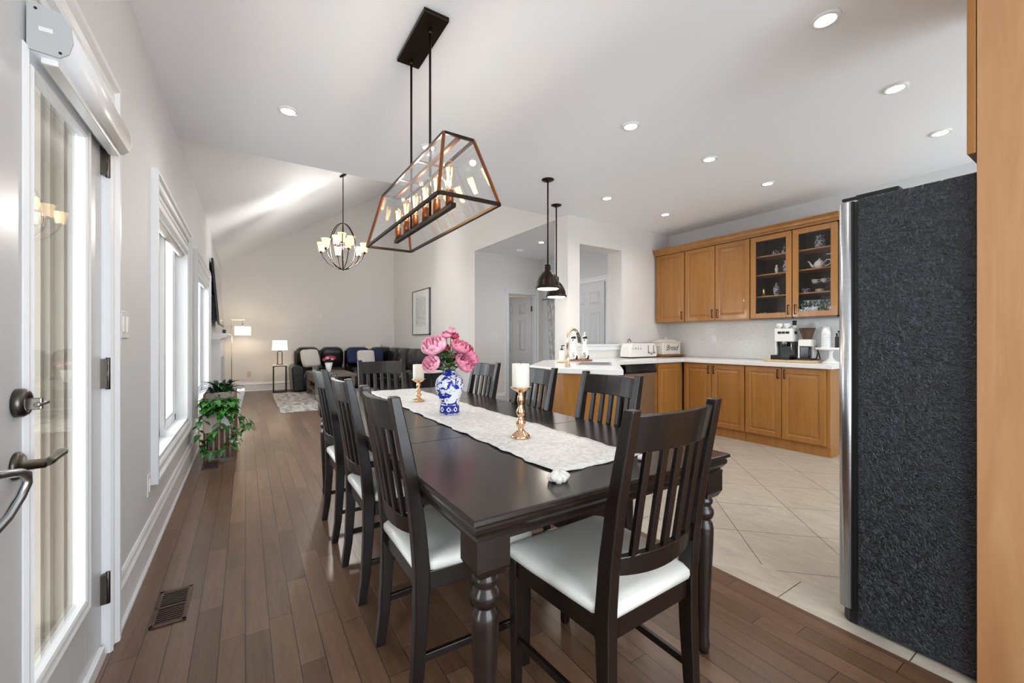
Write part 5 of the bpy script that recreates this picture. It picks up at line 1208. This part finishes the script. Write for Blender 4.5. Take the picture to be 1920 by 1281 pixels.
# side table + lamp
st_ = thing('side_table', 'slim brass-framed side table with white top beside the sofa', 'side table', (0.655, 10.7, 0.001))
ft = MB()
for sx in (-1, 1):
    for sy in (-1, 1): ft.box(sx * 0.125 - 0.008, sx * 0.125 + 0.008, sy * 0.125 - 0.008, sy * 0.125 + 0.008, 0, 0.6)
for z in (0.0, 0.585):
    for s_ in (-1, 1): ft.box(-0.133, 0.133, s_ * 0.125 - 0.008, s_ * 0.125 + 0.008, z, z + 0.016).box(s_ * 0.125 - 0.008, s_ * 0.125 + 0.008, -0.133, 0.133, z, z + 0.016)
build('frame', ft, M['bronze'], st_); build('top', MB().box(-0.14, 0.14, -0.14, 0.14, 0.602, 0.62), M['white'], st_, 0.003)
tl = thing('table_lamp', 'table lamp with white drum shade and open metal base', 'table lamp', (0.655, 10.7, 0.622))
build('base', MB().box(-0.07, 0.07, -0.04, 0.04, 0, 0.02), M['walnut'], tl, 0.002)
build('frame', MB().tube([(-0.045, 0, 0.02), (-0.045, 0, 0.28), (-0.03, 0, 0.31), (0.03, 0, 0.31), (0.045, 0, 0.28), (0.045, 0, 0.02)], 0.009, 8), M['bronze'], tl)
build('shade', MB().lathe([(0.155, 0.33), (0.14, 0.55)], n=32, cap=False), M['shade'], tl, solid=0.003)
bulb_light((0.655, 10.7, 0.622 + 0.42), 3)
# sofas
def cush(name, par, c, s_, m, rot=None, k=5.0, crease=0.012): return build(name, MB().pillow(c, *s_, 12, rot, k, crease), m, par, world=True)
s1 = thing('leather_loveseat', 'black leather two-seat recliner beside the side table', 'sofa', (1.5, 10.8, 0.013))
build('base', MB().box(1.0, 2.0, 10.45, 11.22, 0.05, 0.32), M['leather'], s1, world=True, bevel=0.03, seg=3)
build('outer_back', MB().box(0.98, 2.04, 11.0, 11.25, 0.05, 0.93), M['leather'], s1, world=True, bevel=0.05, seg=3)
build('arm', MB().prism([(0.9, 0.03), (0.87, 0.4), (0.86, 0.55), (0.9, 0.6), (1.0, 0.62), (1.1, 0.58), (1.12, 0.5), (1.14, 0.03)], 'y', 10.36, 11.2), M['leather'], s1, world=True, bevel=0.03, seg=3)
for x in (1.28, 1.78):
    cush('seat_cushion', s1, (x, 10.72, 0.42), (0.5, 0.66, 0.24), M['leather'])
    cush('back_cushion', s1, (x + (0.02 if x > 1.5 else -0.02), 11.05, 0.76), (0.52, 0.3, 0.5), M['leather'], Matrix.Rotation(0.15, 3, 'X'))
    cush('footrest', s1, (x, 10.42, 0.27), (0.46, 0.12, 0.4), M['leather'])
s2 = thing('leather_sectional', 'black leather corner sectional below the framed picture', 'sofa', (2.8, 10.0, 0.013))
build('base', MB().box(2.14, 3.38, 10.45, 11.22, 0.05, 0.32).box(2.6, 3.38, 7.9, 10.45, 0.05, 0.32), M['leather'], s2, world=True, bevel=0.03, seg=3)
build('outer_back', MB().box(2.12, 3.38, 11.02, 11.25, 0.05, 0.93).box(3.22, 3.4, 7.9, 11.1, 0.05, 0.91), M['leather'], s2, world=True, bevel=0.05, seg=3)
cush('back_cushion', s2, (2.42, 11.05, 0.76), (0.58, 0.3, 0.48), M['leather'], Matrix.Rotation(0.15, 3, 'X'))
cush('back_cushion', s2, (3.0, 11.0, 0.76), (0.62, 0.34, 0.48), M['leather'], Matrix.Rotation(0.15, 3, 'X'))
cush('seat_cushion', s2, (2.42, 10.72, 0.42), (0.56, 0.66, 0.24), M['leather'])
cush('footrest', s2, (2.4, 10.4, 0.27), (0.5, 0.12, 0.42), M['leather'])
for y in (10.3, 9.55, 8.8, 8.25):
    cush('back_cushion', s2, (3.2, y, 0.74), (0.32, 0.76, 0.5), M['leather'], Matrix.Rotation(0.12, 3, 'Y'), 5, 0.03)
for y in (10.2, 9.4, 8.6): cush('seat_cushion', s2, (2.88, y, 0.42), (0.62, 0.78, 0.24), M['leather'])
build('arm', MB().box(2.62, 3.38, 7.68, 7.92, 0.03, 0.6), M['leather'], s2, world=True, bevel=0.06, seg=4)
RX = Matrix.Rotation(1.25, 3, 'X')
o = build('throw_pillow', MB().pillow((1.26, 10.52, 0.76), 0.42, 0.42, 0.16, 12, Matrix.Rotation(0.5, 3, 'Z') @ RX, 6, 0.02), M['whitefab']); tag(o, 'textured white pillow on the black two-seat recliner', 'pillow')
o = build('throw_pillow', MB().pillow((2.52, 10.62, 0.76), 0.42, 0.34, 0.14, 12, RX, 6), M['whitefab']); tag(o, 'white square pillow on the corner sectional', 'pillow')
o = build('throw_pillow', MB().pillow((2.3, 10.78, 0.79), 0.4, 0.4, 0.14, 12, RX, 6), M['navy']); tag(o, 'navy pillow peeking out beside the white sectional pillow', 'pillow')
o = build('throw_pillow', MB().pillow((2.8, 10.78, 0.77), 0.38, 0.38, 0.14, 12, RX, 6), M['navy']); tag(o, 'navy pillow between the white pillow and sectional corner', 'pillow')
o = build('knit_throw', MB().ring_loft([[(2.55 + 0.42 * j / 6 + 0.02 * i, 10.93 + 0.05 * i + 0.0 * j, 0.86 + 0.2 * math.sin(PI * i / 8) + 0.006 * math.sin(j * 2.0)) for j in range(7)] for i in range(9)], True, False, False), M['throw'], solid=0.02); tag(o, 'cream knit throw folded over the sectional back', 'throw')
# coffee table with tulips
ct = thing('coffee_table', 'rustic grey-brown wooden coffee table with lower shelf', 'coffee table', (1.5, 9.4, 0.013))
build('top', MB().box(1.13, 1.9, 8.75, 10.15, 0.45, 0.5), M['greywood'], ct, world=True, bevel=0.004)
for x in (1.17, 1.83):
    for y in (8.8, 10.08): build('leg', MB().box(x - 0.035, x + 0.035, y - 0.035, y + 0.035, 0.013, 0.45), M['greywood'], ct, world=True, bevel=0.003)
build('shelf', MB().box(1.15, 1.87, 8.78, 10.1, 0.15, 0.18), M['greywood'], ct, world=True)
build('drawer_front', MB().box(1.15, 1.16, 8.84, 10.04, 0.33, 0.45), M['greywood'], ct, world=True)
tv_ = thing('tulip_vase', 'white cone vase on the coffee table', 'vase', (1.49, 9.5, 0.501))
build('body', MB().lathe([(0, 0), (0.035, 0), (0.04, 0.02), (0.08, 0.2), (0.076, 0.2), (0, 0.03)], n=24), M['white'], tv_)
for k, (dx_, dz_) in enumerate(((-0.09, 0.27), (-0.03, 0.3), (0.02, 0.32), (0.06, 0.28), (0.1, 0.3))):
    nm = ['outermost pink tulip on the sofa arm side of the white vase', 'second pink tulip from the sofa arm side in the white vase', 'tallest pink tulip in the white coffee table vase', 'low pink tulip leaning toward the table chairs in the white vase', 'outermost pink tulip toward the sectional in the white vase'][k]
    flower(1.49 + dx_, 9.46, 0.5 + dz_, 0.045, M['palepink' if k % 2 else 'deeppink'], (0, -0.3, 0.3), nm, 0.3, 'tulip', 'flower', (1.49, 9.5, 0.66), False, 'pink tulips on the coffee table')
# round side table
rt = thing('tray_table', 'round white-rimmed tray table beyond the blue vase', 'side table', (2.9, 7.25, 0.001))
build('top', MB().lathe([(0, 0.58), (0.2, 0.58), (0.21, 0.59), (0.21, 0.61), (0.2, 0.61), (0.19, 0.595), (0, 0.595)], n=36), M['white'], rt)
build('stem', MB().cyl((0, 0, 0.02), (0, 0, 0.58), 0.015, n=10), M['black'], rt); build('base', MB().lathe([(0, 0), (0.15, 0), (0.15, 0.015), (0, 0.02)], n=28), M['black'], rt)
# framed artwork
fa = thing('framed_artwork', 'thin-framed grey abstract line print on the living room wall', 'picture', (3.42, 9.16, 1.3))
ff = MB(); y0, y1, z0, z1 = 8.614, 9.71, 1.3, 2.34
for a in ((y0, y0 + 0.02, z0, z1), (y1 - 0.02, y1, z0, z1), (y0, y1, z0, z0 + 0.02), (y0, y1, z1 - 0.02, z1)): ff.box(3.385, 3.429, *a)
build('frame', ff, M['greyink'], fa, world=True)
build('mat_board', MB().box(3.40, 3.425, y0 + 0.02, y1 - 0.02, z0 + 0.02, z1 - 0.02), M['white'], fa, world=True)
build('print', MB().box(3.397, 3.40, y0 + 0.22, y1 - 0.22, z0 + 0.2, z1 - 0.18), M['sketch'], fa, world=True)
# hallway: curtain + grey panel
cu = MB(); rows = []
for i in range(13):
    z = 1.95 - 1.9 * i / 12; rows.append([(4.9 + 0.02 * math.sin(j * 1.4), 6.03 + (0.33 - 0.0 * i) * j / 14 * (1 - 0.035 * i) , z) for j in range(15)])
o = build('patterned_curtain', MB().ring_loft(rows, True, False, False), M['marble'], solid=0.004); tag(o, 'grey and white marbled curtain hanging in the hallway', 'curtain')
o = build('curtain_rod', MB().cyl((4.9, 5.98, 1.97), (4.9, 6.5, 1.97), 0.01, n=10), M['steel']); tag(o, 'thin rod above the marbled hallway curtain', 'curtain rod')
# room beyond hallway door: dresser + lamp
ds = thing('dark_dresser', 'dark wooden dresser glimpsed through the half open door', 'dresser', (4.75, 8.2, 0.001))
build('body', MB().box(4.4, 5.2, 7.95, 8.55, 0.001, 1.08), M['darkwood'], ds, world=True, bevel=0.004)
build('drawer', MB().box(4.43, 5.17, 7.94, 7.95, 0.6, 0.95), M['darkwood'], ds, world=True)
o = build('round_mirror', MB().lathe([(0, 0), (0.15, 0), (0.15, 0.03), (0, 0.03)], (0, 0, 0), 24), M['gloss']); o.rotation_euler = (PI / 2, 0, 0); o.location = (4.8, 8.3, 1.5); tag(o, 'round dark mirror above the dresser in the side room', 'mirror')

# ------------------------------------------------------------------ living room orb chandelier
oc_ = thing('orb_chandelier', 'bronze orb chandelier with glowing glass shades in the living room', 'chandelier', (1.42, 7.6, 2.38))
CZ = 2.73 + (2.84 + VS * 4.2 - 0.1 - 2.73) / 4.22 * (1.42 + 0.62)
build('canopy', MB().lathe([(0, -0.02), (0.06, -0.015), (0.065, 0.0), (0, 0.0)], (0, 0, 0), 24), M['bronze'], oc_)
cn = oc_.children[0]; cn.matrix_local = Matrix.Translation((0, 0, CZ - 2.38 - 0.012)) @ Matrix.Rotation(-math.atan(VS), 4, 'Y')
build('rod', MB().cyl((0, 0, 0), (0, 0, CZ - 2.38 - 0.01), 0.008, n=8), M['bronze'], oc_)
for k in range(3):
    a = k * PI / 3 + 0.3; pts = []
    for i in range(33):
        t_ = 2 * PI * i / 32; zz = 0.42 - 0.4 * math.cos(t_); rr = 0.235 * math.sin(t_) * (1 - 0.12 * math.cos(t_) * -1)
        pts.append((rr * math.cos(a), rr * math.sin(a), zz))
    build('hoop', MB().tube(pts, 0.0075, 6), M['bronze'], oc_)
build('cross_arm', MB().cyl((-0.13, 0, 0.42), (0.13, 0, 0.42), 0.005, n=6).cyl((0, -0.13, 0.42), (0, 0.13, 0.42), 0.005, n=6), M['bronze'], oc_)
for k in range(9):
    low = k < 6; a = (k * PI / 3 + 0.57) if low else ((k - 6) * 2 * PI / 3 + 0.2)
    R_, Z_ = (0.36, 0.33) if low else (0.14, 0.47)
    ca, sa = math.cos(a), math.sin(a)
    ar = [(0.0, 0.02), (0.12, 0.05), (0.25, 0.13), (0.33, 0.23), (R_, Z_ - 0.02)] if low else [(0.0, 0.42), (0.08, 0.42), (R_, 0.44)]
    build('arm', MB().tube([(r * ca, r * sa, z) for r, z in ar], 0.007, 6), M['bronze'], oc_)
    build('glass_shade', MB().lathe([(0.035, 0.0), (0.045, 0.005), (0.05, 0.05), (0.06, 0.11), (0.072, 0.15), (0.068, 0.15), (0.04, 0.01)], (R_ * ca, R_ * sa, Z_), 20, cap=False), M['frost'], oc_)
    build('candle_cup', MB().cyl((R_ * ca, R_ * sa, Z_ - 0.03), (R_ * ca, R_ * sa, Z_ + 0.002), 0.022, n=12), M['bronze'], oc_)
bulb_light((1.42, 7.6, 2.38 + 0.36), 62, (1, 0.96, 0.91), 0.12)
